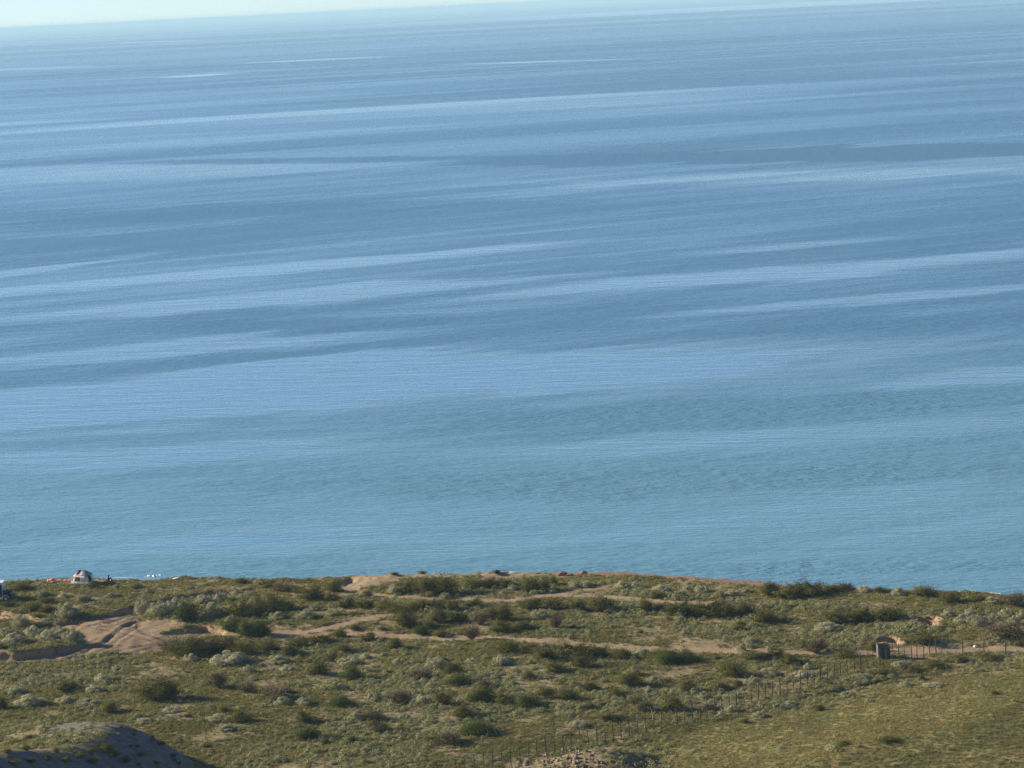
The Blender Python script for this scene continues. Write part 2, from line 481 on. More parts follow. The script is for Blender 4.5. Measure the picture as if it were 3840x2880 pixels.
tag(terrain_piece('ground', 0), 'scrubby olive green coastal plain and hillside', 'ground', kind='structure')
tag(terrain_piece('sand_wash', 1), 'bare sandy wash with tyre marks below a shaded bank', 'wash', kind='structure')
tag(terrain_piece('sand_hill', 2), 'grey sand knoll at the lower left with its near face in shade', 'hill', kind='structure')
tag(terrain_piece('dirt_track', 3), 'short pale dirt track curving up to the right from the wash', 'track', kind='structure')
tag(terrain_piece('dirt_track', 4), 'faint dirt track running right behind the low shrubs near the sea', 'track', kind='structure')
tag(terrain_piece('dirt_track', 5), 'dirt track leading down to the shore at the gap in the bluff', 'track', kind='structure')
tag(terrain_piece('dirt_track', 6), 'long straight pale dirt track crossing the plain to the fence', 'track', kind='structure')
tag(terrain_piece('beach', 8), 'reddish brown shingle beach between the scrub and the water', 'beach', kind='structure')

# ================================================================== SEA
SLICKS = [  # photo pixels of both ends, thickness, weight
    (-300, 1128, 2290, 896, 44, 0.5), (-300, 1075, 640, 940, 28, 0.35), (-300, 1225, 2430, 1012, 62, 0.5), (1700, 1122, 4300, 915, 60, 0.5), (2340, 1192, 4200, 1050, 44, 0.45),
    (-400, 1390, 1610, 1236, 64, 0.5), (-600, 1570, 3520, 1262, 170, 0.75), (-300, 1500, 2400, 1400, 70, 0.25), (3200, 1450, 4300, 1370, 80, 0.42), (-600, 1735, 1700, 1630, 150, 0.42), (1500, 1705, 4300, 1585, 90, 0.36),
    (-600, 1990, 4400, 1900, 260, 0.26), (-600, 2080, 2400, 2030, 90, 0.2), (-600, 660, 2000, 600, 60, 0.14), (1800, 690, 4400, 626, 44, 0.2), (-600, 490, 3200, 400, 140, 0.2), (400, 161, 790, 152, 6, 0.45), (880, 237, 1540, 211, 8, 0.42), (580, 292, 890, 276, 7, 0.42),
    (1600, 245, 2500, 217, 6, 0.35), (-200, 268, 380, 250, 12, 0.25), (2400, 40, 4400, -40, 30, 0.3), (-200, 900, 700, 850, 26, 0.2), (2500, 960, 3500, 880, 22, 0.25),
    (1850, 606, 4600, 540, 48, -2.0), (400, 612, 1900, 586, 22, -0.35), (1900, 1345, 4300, 1165, 110, -0.4), (1200, 1640, 4300, 1450, 120, -0.45), (600, 1240, 1750, 1195, 60, -0.3), (-300, 1690, 1400, 1610, 50, -0.35), (1000, 1830, 4300, 1760, 100, -0.35), (-300, 820, 2200, 760, 60, -0.25), (1600, 2150, 4300, 2110, 50, -0.35),
]
def sea_material():
    k = NT('sea_water')
    co = k.coord()
    sep = k.new('SeparateXYZ'); k.put(sep.inputs[0], co)
    # wind-ruffled lanes and calm slicks, running obliquely out to sea
    Y = sep.outputs['Y']
    pos = k.coord()
    lane1 = k.noise(k.coord((1 / 150.0, 1 / 26.0, 1), R(-30)), 1.0, 3, 0.6, 0.6)
    lane2 = k.noise(k.coord((1 / 900.0, 1 / 200.0, 1), R(-18)), 1.0, 3, 0.55, 0.6)
    lane3 = k.noise(k.coord((1 / 14000.0, 1 / 2200.0, 1), R(-4)), 1.0, 2, 0.5, 0.3)
    f1 = k.map(Y, 700.0, 2200.0, 1.0, 0.0); f2 = k.map(Y, 2500.0, 8000.0, 1.0, 0.1)
    c1 = k.math('MULTIPLY', k.math('SUBTRACT', k.map(lane1, 0.35, 0.68), 0.5), k.math('MULTIPLY', f1, 0.28))
    c2 = k.math('MULTIPLY', k.math('SUBTRACT', k.map(lane2, 0.35, 0.66), 0.5), k.math('MULTIPLY', f2, 0.30))
    c3 = k.math('MULTIPLY', k.math('SUBTRACT', k.map(lane3, 0.36, 0.64), 0.5), k.map(Y, 1500.0, 6000.0, 0.0, 0.30))
    calm = k.math('ADD', k.math('ADD', c1, 0.42), k.math('ADD', c2, c3))
    # the larger slicks (calm, weight > 0) and ruffled lanes (weight < 0), each where it lies on the water
    wob = k.math('SUBTRACT', k.noise(k.coord((1 / 90.0, 1 / 30.0, 1), R(-25)), 1.0, 3, 0.6), 0.5)
    wobf = k.math('SUBTRACT', k.noise(k.coord((1 / 600.0, 1 / 200.0, 1), R(-12)), 1.0, 3, 0.6), 0.5)
    for (x0, y0, x1, y1, th, wt) in SLICKS:
        a, b = pix(x0, y0, 0.0)[:2], pix(x1, y1, 0.0)[:2]
        c = (a + b) / 2; e = (b - a) / np.linalg.norm(b - a); nrm_ = np.array([-e[1], e[0]])
        q = pix((x0 + x1) / 2, (y0 + y1) / 2 - th / 2, 0.0)[:2]; q2 = pix((x0 + x1) / 2, (y0 + y1) / 2, 0.0)[:2]
        L_ = np.linalg.norm(b - a) / 2; hw = abs((q - q2) @ nrm_)
        def dot(v, off):
            nd = k.new('VectorMath', operation='DOT_PRODUCT'); k.put(nd.inputs[0], pos); nd.inputs[1].default_value = (v[0], v[1], 0)
            return k.math('ADD', nd.outputs['Value'], off)
        u_ = dot(e / L_, -(c @ e) / L_)
        v_ = k.math('ADD', dot(nrm_ / hw, -(q2 @ nrm_) / hw), k.math('MULTIPLY', wob if c[1] < 1500 else wobf, 2.6))
        r2 = k.math('ADD', k.math('MULTIPLY', u_, u_), k.math('MULTIPLY', v_, v_))
        calm = k.math('ADD', calm, k.map(r2, 0.1, 1.5, wt, 0.0))
    calm = k.math('MINIMUM', k.math('MAXIMUM', calm, 0.0), 0.92)
    rufl = k.math('SUBTRACT', 1.0, calm)
    w1 = k.noise(k.coord((0.30, 0.85, 1), R(8)), 1.0, 3, 0.6)
    w2 = k.noise(k.coord((0.05, 0.20, 1), R(13)), 1.0, 2, 0.5)
    w3 = k.noise(k.coord((1.0, 2.4, 1), R(-4)), 1.0, 2, 0.6)
    h = k.math('ADD', k.math('MULTIPLY', w1, 0.75), k.math('ADD', k.math('MULTIPLY', w2, 1.1), k.math('MULTIPLY', w3, 0.10)))
    st = k.map(rufl, 0.0, 1.0, 0.13, 1.0)
    nrm = k.bump(h, 1.0, st)
    shal = k.map(Y, 395.0, 760.0)
    body = k.mix(shal, (0.108, 0.250, 0.325), (0.066, 0.172, 0.280))
    k.put(k.bsdf.inputs['Base Color'], body)
    k.put(k.bsdf.inputs['Roughness'], k.map(rufl, 0.0, 1.0, 0.05, 0.36))
    k.put(k.bsdf.inputs['IOR'], 1.333)
    k.put(k.bsdf.inputs['Normal'], nrm)
    return k.m
M_SEA = sea_material()
sx = np.array([-60000, -6000, -900, 900, 6000, 60000.]); sy = np.array([345, 600, 1500, 6000, 20000, 60000.])
SX, SY = np.meshgrid(sx, sy)
si = np.arange(36).reshape(6, 6)
sea = link('sea', np_mesh('sea', np.stack([SX, SY, SX * 0], -1).reshape(-1, 3),
           np.stack([si[:-1, :-1], si[:-1, 1:], si[1:, 1:], si[1:, :-1]], -1).reshape(-1, 4), [M_SEA]))
tag(sea, 'calm blue sea streaked with pale slicks up to the horizon', 'sea', kind='structure')

# ================================================================== PLANTS
def leaves(C, size, g, up=0.0, asp=0.55, v=None, ctr=None, out=1.3):
    """one quad per centre, facing loosely outwards from ctr"""
    n = len(C)
    nr = g.normal(size=(n, 3))
    if ctr is not None:
        d = C - np.asarray(ctr); d = d / (np.linalg.norm(d, axis=1)[:, None] + 1e-6)
        nr = nr + d * out * 1.7
    nr[:, 2] += up; nr /= np.linalg.norm(nr, axis=1)[:, None]
    a = g.normal(size=(n, 3)); a -= nr * (a * nr).sum(1)[:, None]; a /= np.linalg.norm(a, axis=1)[:, None]
    b = np.cross(nr, a)
    s = (size * g.uniform(0.6, 1.35, n))[:, None]
    V = np.stack([C - a * s, C + b * s * asp, C + a * s, C - b * s * asp], 1).reshape(-1, 3)
    Fq = np.arange(4 * n).reshape(n, 4)
    vv = g.uniform(0, 1, n) if v is None else v
    return V, Fq, np.repeat(vv, 4)

def fit(lv, st):
    """bring a shrub to about 1 wide and 1 high"""
    V = lv[0]; wx = np.percentile(np.abs(V[:, :2]), 98.5) * 2; hz_ = np.percentile(V[:, 2], 98.5)
    f = np.array([1 / wx, 1 / wx, 1 / hz_])
    return (lv[0] * f, lv[1], lv[2]), (st[0] * f, st[1], st[2])

def sticks(P0, P1, r0, r1):
    """thin three-sided tapered sticks"""
    n = len(P0)
    d = P1 - P0; d = d / (np.linalg.norm(d, axis=1)[:, None] + 1e-9)
    u = np.cross(d, np.array([0.3, 0.8, 0.52])); u /= np.linalg.norm(u, axis=1)[:, None] + 1e-9
    w_ = np.cross(d, u)
    V = []
    for P, r in ((P0, r0), (P1, r1)):
        for k in range(3):
            t = 2 * math.pi * k / 3
            V.append(P + (u * math.cos(t) + w_ * math.sin(t)) * r)
    V = np.stack(V, 1).reshape(-1, 3)
    o = (np.arange(n) * 6)[:, None]
    Fq = np.concatenate([o + np.array([k, (k + 1) % 3, 3 + (k + 1) % 3, 3 + k]) for k in range(3)])
    return V, Fq, np.full(len(V), 0.3)

def cat(*parts):
    V = []; Fq = []; A = []; o = 0; mi = []
    for k, (v, f, a) in enumerate(parts):
        V.append(v); Fq.append(f + o); A.append(a); o += len(v); mi.append(np.full(len(f), k))
    return np.concatenate(V), np.concatenate(Fq), np.concatenate(A), np.concatenate(mi)

def fan_dirs(n, g, spread):
    az = g.uniform(0, 2 * math.pi, n); po = spread * np.sqrt(g.uniform(0, 1, n))
    return np.stack([np.sin(po) * np.cos(az), np.sin(po) * np.sin(az), np.cos(po)], 1), az

def shrub_fan(seed, n_stem=80, n_leaf=6500, size=0.019, t0=0.3, spread=1.25, jit=0.045, lo=0.72):
    """many stems fanning from the base: uneven feathery crown, about 1 wide and 1 high"""
    g = np.random.default_rng(seed)
    D, az = fan_dirs(n_stem, g, spread)
    ph = g.uniform(0, 6.3, 3)
    L = 0.9 * (1 + 0.16 * np.sin(2 * az + ph[0]) + 0.12 * np.sin(5 * az + ph[1])) * g.uniform(lo, 1.12, n_stem)
    tip = D * L[:, None] * np.array([0.56, 0.56, 1.0])
    tip[:, 2] = np.maximum(tip[:, 2], 0.12)
    base = g.normal(scale=0.03, size=(n_stem, 3)); base[:, 2] = -0.05
    s = g.integers(0, n_stem, n_leaf)
    t = t0 + (1 - t0) * g.uniform(0, 1, n_leaf) ** 0.75
    bend = (t * (1 - t))[:, None] * np.array([0, 0, 0.25])
    C = base[s] * (1 - t)[:, None] + tip[s] * t[:, None] + bend + g.normal(scale=jit, size=(n_leaf, 3)) * (0.5 + t)[:, None]
    C[:, 2] = np.maximum(C[:, 2], 0.02)
    sel = np.arange(min(n_stem, 34))
    return fit(leaves(C, size, g, up=0.2, ctr=(0, 0, 0.35)), sticks(base[sel], tip[sel] * 0.93, 0.008, 0.002))

def shrub_dome(seed, n_lump=26, n_leaf=7500, size=0.019):
    """low cushion of rounded tufts"""
    g = np.random.default_rng(seed)
    az = g.uniform(0, 2 * math.pi, n_lump); rr = 0.42 * g.uniform(0, 1, n_lump) ** 0.6
    rad = g.uniform(0.08, 0.19, n_lump)
    cz = (0.66 - 0.85 * rr) * g.uniform(0.45, 1.15, n_lump)
    c = np.stack([rr * np.cos(az) * 1.1, rr * np.sin(az) * 1.1, np.maximum(cz, 0.12)], 1)
    s = g.choice(n_lump, n_leaf, p=rad ** 2 / (rad ** 2).sum())
    n = g.normal(size=(n_leaf, 3)); n[:, 2] += 0.35; n /= np.linalg.norm(n, axis=1)[:, None]
    C = c[s] + n * (rad[s] * g.uniform(0.55, 1.08, n_leaf) ** 0.6)[:, None] * np.array([1, 1, 1.25])
    # filling, down to the ground
    nf = n_leaf // 3
    Cf = np.stack([g.normal(scale=0.24, size=nf), g.normal(scale=0.24, size=nf), g.uniform(0.02, 0.42, nf)], 1)
    C = np.concatenate([C, Cf]); C[:, 2] = np.maximum(C[:, 2], 0.02)
    C[:, 2] *= 1.12
    k = 14
    base = g.normal(scale=0.04, size=(k, 3)); base[:, 2] = -0.05
    lv = leaves(C, size, g, up=0.3, ctr=np.concatenate([c[s], np.tile([[0, 0, 0.15]], (nf, 1))]) * np.array([1, 1, 1.12]), out=1.6)
    return fit(lv, sticks(base, c[:k], 0.008, 0.003))

def shrub_twig(seed):
    """dry shrub, mostly bare twigs"""
    g = np.random.default_rng(seed)
    n = 130
    D, az = fan_dirs(n, g, 1.15)
    L = g.uniform(0.6, 1.05, n)
    mid = D * L[:, None] * np.array([0.30, 0.30, 0.5])
    tip = D * L[:, None] * np.array([0.58, 0.58, 0.98]) + g.normal(scale=0.05, size=(n, 3))
    base = g.normal(scale=0.03, size=(n, 3)); base[:, 2] = -0.05
    tip2 = mid[:, None, :] + (tip - mid)[:, None, :] * 0.9 + g.normal(scale=0.09, size=(n, 3, 3))
    P0 = np.concatenate([base, mid, np.repeat(mid, 3, 0)]); P1 = np.concatenate([mid, tip, tip2.reshape(-1, 3)])
    r0 = 0.005
    st = sticks(P0, P1, r0, 0.0025)
    nl = 1300
    s = g.integers(0, n, nl); t = g.uniform(0.25, 1.05, nl)[:, None]
    C = mid[s] * (1 - t) + tip[s] * t + g.normal(scale=0.05, size=(nl, 3)); C[:, 2] = np.maximum(C[:, 2], 0.02)
    return fit(leaves(C, 0.028, g, up=0.2, ctr=(0, 0, 0.3), out=0.8), st)

M_OLIVE = leaf_material('olive_leaves', [(0.052, 0.060, 0.017), (0.095, 0.100, 0.027), (0.165, 0.155, 0.044), (0.14, 0.112, 0.034)], 0.16)
M_GREEN = leaf_material('green_leaves', [(0.034, 0.050, 0.014), (0.062, 0.086, 0.021), (0.11, 0.138, 0.034), (0.08, 0.095, 0.026)], 0.14)
M_SILVER = leaf_material('silvery_leaves', [(0.185, 0.195, 0.112), (0.34, 0.34, 0.205), (0.60, 0.57, 0.38), (0.34, 0.32, 0.17)], 0.15)
M_DRY = leaf_material('dry_leaves', [(0.105, 0.092, 0.044), (0.17, 0.145, 0.068), (0.24, 0.20, 0.10), (0.17, 0.135, 0.08)])
M_STEM = plain('shrub_stems', (0.15, 0.11, 0.075), 0.9)

KINDS = {
    'O': ('olive_shrub', 'olive green', M_OLIVE, [shrub_fan(100 + i) if i % 2 else shrub_fan(100 + i, 42, 6000, 0.019, 0.25, 1.3, 0.036, 0.5) for i in range(8)]),
    'G': ('green_shrub', 'dense dark green', M_GREEN, [shrub_fan(200 + i, 90, 8500, 0.02, 0.12, 1.4, 0.06) for i in range(4)]),
    'S': ('silvery_shrub', 'pale silvery', M_SILVER, [shrub_dome(300 + i) for i in range(6)]),
    'B': ('dry_shrub', 'brownish dry', M_DRY, [shrub_twig(400 + i) for i in range(4)]),
}
PROTO = {}
for kk, (nm, adj, mat, vs) in KINDS.items():
    PROTO[kk] = []
    for lv, stv in vs:
        V, Fq, A, mi = cat(lv, stv)
        whole = np_mesh(nm, V, Fq, [mat, M_STEM], {'v': A}, False, mi)
        fol = np_mesh('foliage', lv[0], lv[1], [mat], {'v': lv[2]}, False)
        stm = np_mesh('stems', stv[0], stv[1], [M_STEM], {'v': stv[2]}, False)
        PROTO[kk].append((whole, fol, stm))

# photo pixels: base x, base y, width, height, kind [, label]
SHRUBS = [
 (255,2312,104,54,'S','large grey green cushion shrub below the shaded bank left of the wash'),
 (535,2308,62,54,'S','pale flowering shrub at the left end of the row above the eroded cut'),
 (602,2303,92,46,'S','long pale shrub second in the row above the eroded cut'),
 (664,2284,80,42,'S','pale shrub at the back of the row above the eroded cut'),
 (707,2331,100,66,'G','round green bush standing on the rim of the eroded cut'),
 (765,2262,64,32,'S'),(792,2312,102,54,'S','broad pale shrub just right of the round green bush on the rim'),(828,2256,54,34,'S'),
 (80,2350,68,42,'S'),(272,2406,66,52,'S','white tufted shrub at the right tip of the raised vegetated island'),(180,2400,84,36,'S'),(128,2384,76,36,'S'),(52,2410,92,38,'S'),(165,2344,62,24,'S'),(20,2385,60,30,'S'),(220,2378,70,28,'S'),
 (70,2212,92,26,'O'),(347,2207,44,24,'O'),(553,2227,46,20,'S'),(440,2206,34,16,'S'),(160,2235,56,22,'S'),(182,2262,60,24,'O'),(240,2240,40,18,'S'),(120,2285,80,26,'O'),(30,2275,70,24,'O'),(180,2295,70,28,'O'),(310,2252,60,22,'S'),(420,2240,50,18,'S'),
 (902,2190,50,24,'O'),(975,2194,50,28,'S'),(1006,2204,46,24,'O'),(1062,2219,82,34,'B'),(1120,2222,50,24,'O'),(1170,2248,90,50,'O'),(1257,2188,46,24,'S'),(1250,2219,66,42,'O','dark shrub beside the gap where the track meets the shore'),
 (905,2312,100,66,'O'),(965,2308,96,70,'O'),(1020,2284,98,62,'O'),(1072,2290,70,44,'O'),(1380,2241,48,34,'O'),(1478,2223,50,30,'S','round pale shrub between the coast track and the dark clump'),
 (1235,2252,74,28,'O'),(1300,2276,76,34,'O'),(1370,2281,74,34,'O'),(1441,2284,72,34,'O'),(1180,2290,60,24,'S'),(1150,2318,80,30,'S'),(1040,2320,70,26,'S'),(1250,2308,64,24,'S'),
 (930,2384,96,58,'G','dark hedge like bush casting a shadow across the sand track'),(982,2386,80,56,'G','right end of the dark hedge like bush beside the sand track'),(872,2366,90,44,'G'),
 (700,2462,150,84,'O','big feathery green bush at the near edge of the sandy wash'),(640,2442,90,48,'B'),(790,2450,120,62,'O'),(850,2440,100,56,'O'),(905,2460,110,54,'O'),
 (1271,2389,60,34,'O','shrub standing at the fork of the two sand tracks'),(1330,2364,50,24,'O'),(1380,2400,74,32,'O'),(1200,2410,90,34,'O'),(1120,2424,90,36,'O'),(1010,2440,100,46,'O'),
 (1600,2228,100,66,'O'),(1665,2228,110,70,'O','tallest feathery shrub of the clump behind the coast track'),(1534,2219,102,42,'O'),(1613,2231,56,34,'S'),(1670,2246,52,24,'S'),(1926,2212,42,18,'S'),
 (1775,2209,80,44,'O'),(1830,2206,80,40,'O'),(1888,2202,74,36,'O'),(1985,2216,80,48,'O'),(2035,2216,70,46,'O'),(2073,2195,40,38,'O'),(1834,2146,28,22,'O','small lone shrub on the skyline against the sea'),
 (1487,2299,92,42,'O'),(1624,2281,92,40,'O'),(1697,2290,48,46,'O'),(1772,2277,66,32,'O'),(1560,2290,70,36,'O'),(1520,2350,98,70,'O','tall olive shrub between the short track and the long track'),(1646,2335,74,58,'O'),(1600,2360,60,34,'O'),(1580,2378,56,28,'G'),(1653,2388,52,32,'O'),
 (1845,2324,58,54,'O','left of two tree shaped shrubs standing close together in mid plain'),(1895,2326,54,62,'O','right of two tree shaped shrubs standing close together in mid plain'),(1877,2371,92,50,'O'),(1800,2342,68,50,'B'),(1769,2400,54,58,'B','vase shaped reddish shrub standing on the edge of the long track'),(1718,2330,70,40,'O'),(1960,2360,80,34,'O'),
 (1986,2284,98,50,'O'),(2080,2284,92,42,'O'),(2170,2288,74,42,'O'),(2026,2320,68,36,'S'),(2087,2357,46,52,'B'),(1483,2432,56,38,'G','small bright green bush just below the long track'),(1900,2444,112,44,'O'),(1881,2480,58,24,'S'),(1646,2480,72,20,'S'),(1990,2450,80,40,'O'),(2050,2470,90,44,'O'),
 (2255,2288,112,56,'O'),(2422,2288,66,46,'O'),(2476,2292,40,30,'O'),(2540,2306,90,48,'O'),(2590,2306,84,44,'O'),(2670,2310,110,70,'O','broadest olive shrub beyond the long track right of the centre'),(2720,2312,80,56,'O'),(2794,2306,68,52,'O'),(2888,2234,92,52,'O'),(2866,2334,92,50,'O'),
 (2158,2199,50,24,'S'),(2200,2201,50,24,'S'),(2330,2206,64,26,'S'),(2385,2205,56,24,'S'),(2480,2216,68,24,'S'),(2580,2223,60,28,'S'),(2630,2222,60,26,'S'),(2747,2235,50,24,'S'),(2790,2224,48,20,'S'),(2288,2295,56,24,'S'),(2357,2284,50,22,'S'),(2700,2240,60,24,'S'),(2540,2235,56,24,'O'),(2460,2240,60,22,'O'),
 (2490,2474,110,44,'O'),(2570,2474,82,38,'G','dark shrub pair on the near side of the long track right of centre'),(2404,2452,74,22,'S'),(2150,2466,150,58,'O','wide olive thicket just below the long track at the centre'),(2240,2460,90,40,'O'),(2780,2442,40,26,'S','small white shrub standing on the near edge of the long track'),(2823,2474,90,36,'O'),(2330,2470,80,36,'O'),
 (2885,2228,80,46,'O'),(2985,2234,90,50,'O'),(3040,2232,110,56,'O','tallest dark shrub on the skyline at the right half'),(3124,2219,58,30,'O'),(3171,2215,58,28,'B'),(3462,2238,96,50,'O','round dark shrub alone on the skyline near the right'),(3561,2257,88,36,'O'),(3806,2271,88,46,'B','brown shrub on the skyline at the right edge'),(2950,2244,90,42,'O'),(3240,2219,62,22,'S'),(3300,2222,60,22,'O'),(3370,2230,60,24,'S'),(3660,2255,70,26,'O'),(3720,2262,70,24,'S'),
 (3143,2340,112,58,'O'),(3232,2326,100,50,'O'),(3336,2326,102,52,'O'),(3100,2364,112,30,'S','flat pale shrub with a long shadow in the open patch beyond the track'),
 (3560,2312,60,28,'S'),(3610,2338,70,36,'S'),(3670,2345,90,38,'S'),(3778,2312,62,30,'S'),(3725,2330,60,30,'S'),(3800,2340,60,30,'S'),(3640,2310,60,26,'S'),(3830,2318,50,30,'S'),
 (3773,2388,138,56,'B','big brown spreading shrub beyond the three tall fence posts'),(3453,2411,110,44,'O','low olive shrub throwing a wide shadow beside the plank hut'),(3063,2450,88,50,'B','brown twiggy shrub growing in the long track near the hut'),(3171,2468,82,36,'O'),(3280,2446,46,46,'O','yellowish shrub leaning against the plank hut'),
 (2960,2492,72,40,'O'),(2908,2464,92,32,'O'),(2885,2533,82,28,'S'),(3002,2542,72,26,'S'),(3030,2509,38,22,'S'),(3392,2575,56,18,'S','whitish low shrub alone in the grass field below the trench'),(3458,2552,24,20,'G'),(3500,2575,80,14,'S'),(3420,2520,70,22,'O'),(3500,2500,90,26,'O'),(3600,2480,70,22,'O'),(3700,2475,90,24,'O'),(3300,2530,80,24,'O'),(3230,2545,70,20,'S'),(3370,2500,60,20,'S'),
 (582,2624,150,92,'O','large lone feathery bush with a long shadow in the lower left plain'),(640,2620,84,66,'O','dark right half of the large lone feathery bush'),(412,2675,78,50,'O'),(816,2580,72,58,'B'),(925,2597,68,50,'B'),(243,2589,90,34,'O'),(273,2584,42,32,'O'),(352,2593,68,24,'S'),(113,2645,108,38,'S'),(330,2641,110,20,'S'),(9,2658,40,38,'G'),(60,2600,70,26,'S'),
 (851,2489,114,46,'S','largest pale tufted shrub below the green thicket left of centre'),(905,2478,60,34,'S'),(929,2519,48,24,'S'),(716,2480,60,30,'S'),(647,2671,72,24,'S'),(538,2710,66,15,'S'),(842,2671,44,28,'O'),(903,2706,80,42,'O'),(820,2700,90,20,'S'),(850,2735,90,18,'S'),
 (1199,2528,90,58,'O'),(1243,2480,50,38,'O'),(1321,2549,76,50,'G','compact dark brownish shrub standing alone left of centre'),(1087,2458,68,42,'O'),(1290,2445,54,32,'O'),(1043,2484,96,26,'S'),(1308,2489,88,24,'S'),(1638,2506,90,38,'S','dark sided pale shrub with bright crest just below the centre'),(1495,2489,44,22,'S'),(1573,2545,88,38,'B'),(1699,2528,88,46,'O'),(1720,2567,108,38,'G'),
 (1030,2623,108,54,'B'),(1065,2600,60,34,'O'),(1278,2645,88,34,'G'),(1500,2636,104,50,'B'),(1577,2641,66,34,'S'),(1395,2623,54,24,'S'),(1664,2645,72,66,'O'),(1798,2628,96,50,'G'),(1738,2688,88,46,'O'),(1330,2701,50,32,'S','yellowish pale shrub beside a bare patch in the lower middle'),(1399,2697,88,32,'B'),(1139,2706,66,42,'O'),(1152,2771,88,42,'G'),(1317,2784,36,26,'G'),(1790,2754,140,44,'G','wide bright green bush in the lower middle left of the fence'),(1681,2788,100,42,'B'),(1560,2520,60,24,'S'),
 (1982,2649,102,46,'G'),(1900,2645,88,46,'O'),(1826,2619,70,36,'G'),(2043,2615,80,40,'O'),(2125,2623,88,44,'O'),(1978,2545,62,32,'O'),(2082,2519,84,44,'O'),(2180,2500,84,42,'O'),(1882,2493,54,28,'S'),(2356,2571,116,56,'O','round brownish olive shrub alone right of the lower centre'),(2212,2589,72,34,'O'),(2312,2610,68,32,'O'),(2503,2489,84,50,'G'),(2573,2484,78,34,'G'),(2581,2593,62,46,'O'),(2748,2536,100,60,'O','rounded olive shrub just left of the fence near the far end'),(2694,2584,72,28,'O'),(2520,2667,98,60,'O','shrub overhanging the fence line in the middle of its run'),(2416,2667,66,34,'B'),(2277,2701,72,32,'O'),(2169,2723,88,22,'S'),(2430,2600,60,26,'S'),(2640,2620,60,28,'S'),(2380,2640,60,28,'O'),(2460,2560,70,26,'S'),
 (3179,2613,58,22,'S','bright white low shrub at the edge of the grass field'),(3076,2665,36,22,'G'),(2741,2670,52,24,'S'),(2793,2711,36,18,'O'),(2850,2690,60,22,'S'),(3166,2795,60,14,'G'),(3330,2780,80,16,'O'),(3730,2605,40,16,'O'),(2960,2650,60,20,'S'),
 (1536,2153,40,14,'S'),(1585,2152,34,14,'O'),(1740,2149,26,9,'O'),(1770,2148,22,9,'S'),(1862,2151,34,14,'O'),(1480,2156,30,12,'O'),
 # knoll
 (60,2792,46,20,'O'),(110,2772,44,20,'O'),(165,2745,60,26,'S'),(95,2812,40,18,'O'),(150,2800,36,16,'O'),(210,2772,36,18,'O'),(250,2788,30,18,'O','small bush on the lit top of the sand knoll'),(30,2825,40,18,'O'),(210,2820,30,16,'O'),
 (342,2822,34,20,'O'),(380,2806,22,14,'O'),(400,2820,60,34,'O','largest dark shrub on the shaded face of the sand knoll'),(430,2836,44,22,'O'),(475,2862,30,28,'O'),(515,2804,22,14,'O'),(490,2802,14,10,'O'),(528,2838,26,18,'O'),(542,2832,14,10,'O'),(605,2795,38,16,'O'),(572,2780,18,12,'O'),(572,2766,18,12,'O'),(500,2742,24,12,'O'),(503,2757,20,10,'O'),(455,2730,18,10,'O'),(650,2840,26,16,'O'),(655,2856,18,12,'O'),(670,2870,16,14,'O'),(520,2870,16,12,'O'),(585,2868,30,12,'O'),(300,2840,40,20,'O'),(250,2855,40,20,'O'),(180,2850,44,22,'O'),(120,2862,40,20,'O'),(350,2862,50,26,'O'),(55,2868,50,22,'O'),
]
# scattered smaller shrubs, kept off the sand and away from those above
taken = [(s[0], s[1]) for s in SHRUBS]
g2 = np.random.default_rng(99)
for _ in range(6000):
    if len(SHRUBS) > 415: break
    x = g2.uniform(-60, 3900); y = g2.uniform(2200, 2880) if g2.uniform() < 0.75 else g2.uniform(2200, 2480)
    p = hit(x, y)
    m = masks(np.array([p[0]]), np.array([p[1]]))
    bad = max(m['t_' + k][0] for k in TRACKS) + m['wash'][0] + m['bare'][0] + m['shore'][0] + m['camp'][0] + m['pit'][0] + 0.9 * m['field'][0] + m['mound'][0] * 2 + float(m['cd'][0] > -2) + float(m['knoll_h'][0] > 3.5)
    if bad > 0.15: continue
    if any(abs(x - a) < 42 and abs(y - b) < 16 for a, b in taken): continue
    k = g2.choice(['S', 'S', 'S', 'O', 'O', 'S', 'O', 'B'])
    wpx = (20 + 44 * g2.uniform() ** 2) * (y / 2500.0)
    SHRUBS.append((x, y, wpx, wpx * g2.uniform(0.36, 0.55), k)); taken.append((x, y))

ZONES = [(2225, 'on the bluff edge'), (2300, 'behind the sand tracks'), (2380, 'beyond the long track'), (2470, 'below the long track'),
         (2580, 'in the middle scrub'), (2690, 'in the nearer scrub'), (3000, 'in the nearest scrub')]
BANDS = [(640, 'far left'), (1280, 'left of centre'), (1920, 'middle left'), (2560, 'middle right'), (3200, 'right of centre'), (9999, 'far right')]
ORD = ['first', 'second', 'third', 'fourth', 'fifth', 'sixth', 'seventh', 'eighth', 'ninth', 'tenth', 'eleventh', 'twelfth', 'thirteenth', 'fourteenth', 'fifteenth', 'sixteenth', 'seventeenth', 'eighteenth', 'nineteenth', 'twentieth']
def where(s):
    if s[1] > 2715 and s[0] < 720 and s[2] <= 62:
        if s[0] < 330 and s[1] < 2812: return 'on the lit back of the sand knoll', ''
        return 'on the shaded sand knoll face', ('upper part' if s[1] < 2825 else 'lower part')
    return next(t for lim, t in ZONES if s[1] <= lim), next(t for lim, t in BANDS if s[0] <= lim)
cnt = {}
for s in SHRUBS:
    if len(s) < 6: cnt.setdefault((s[4],) + where(s), []).append(s[0])
for v in cnt.values(): v.sort()
used_rank = {}

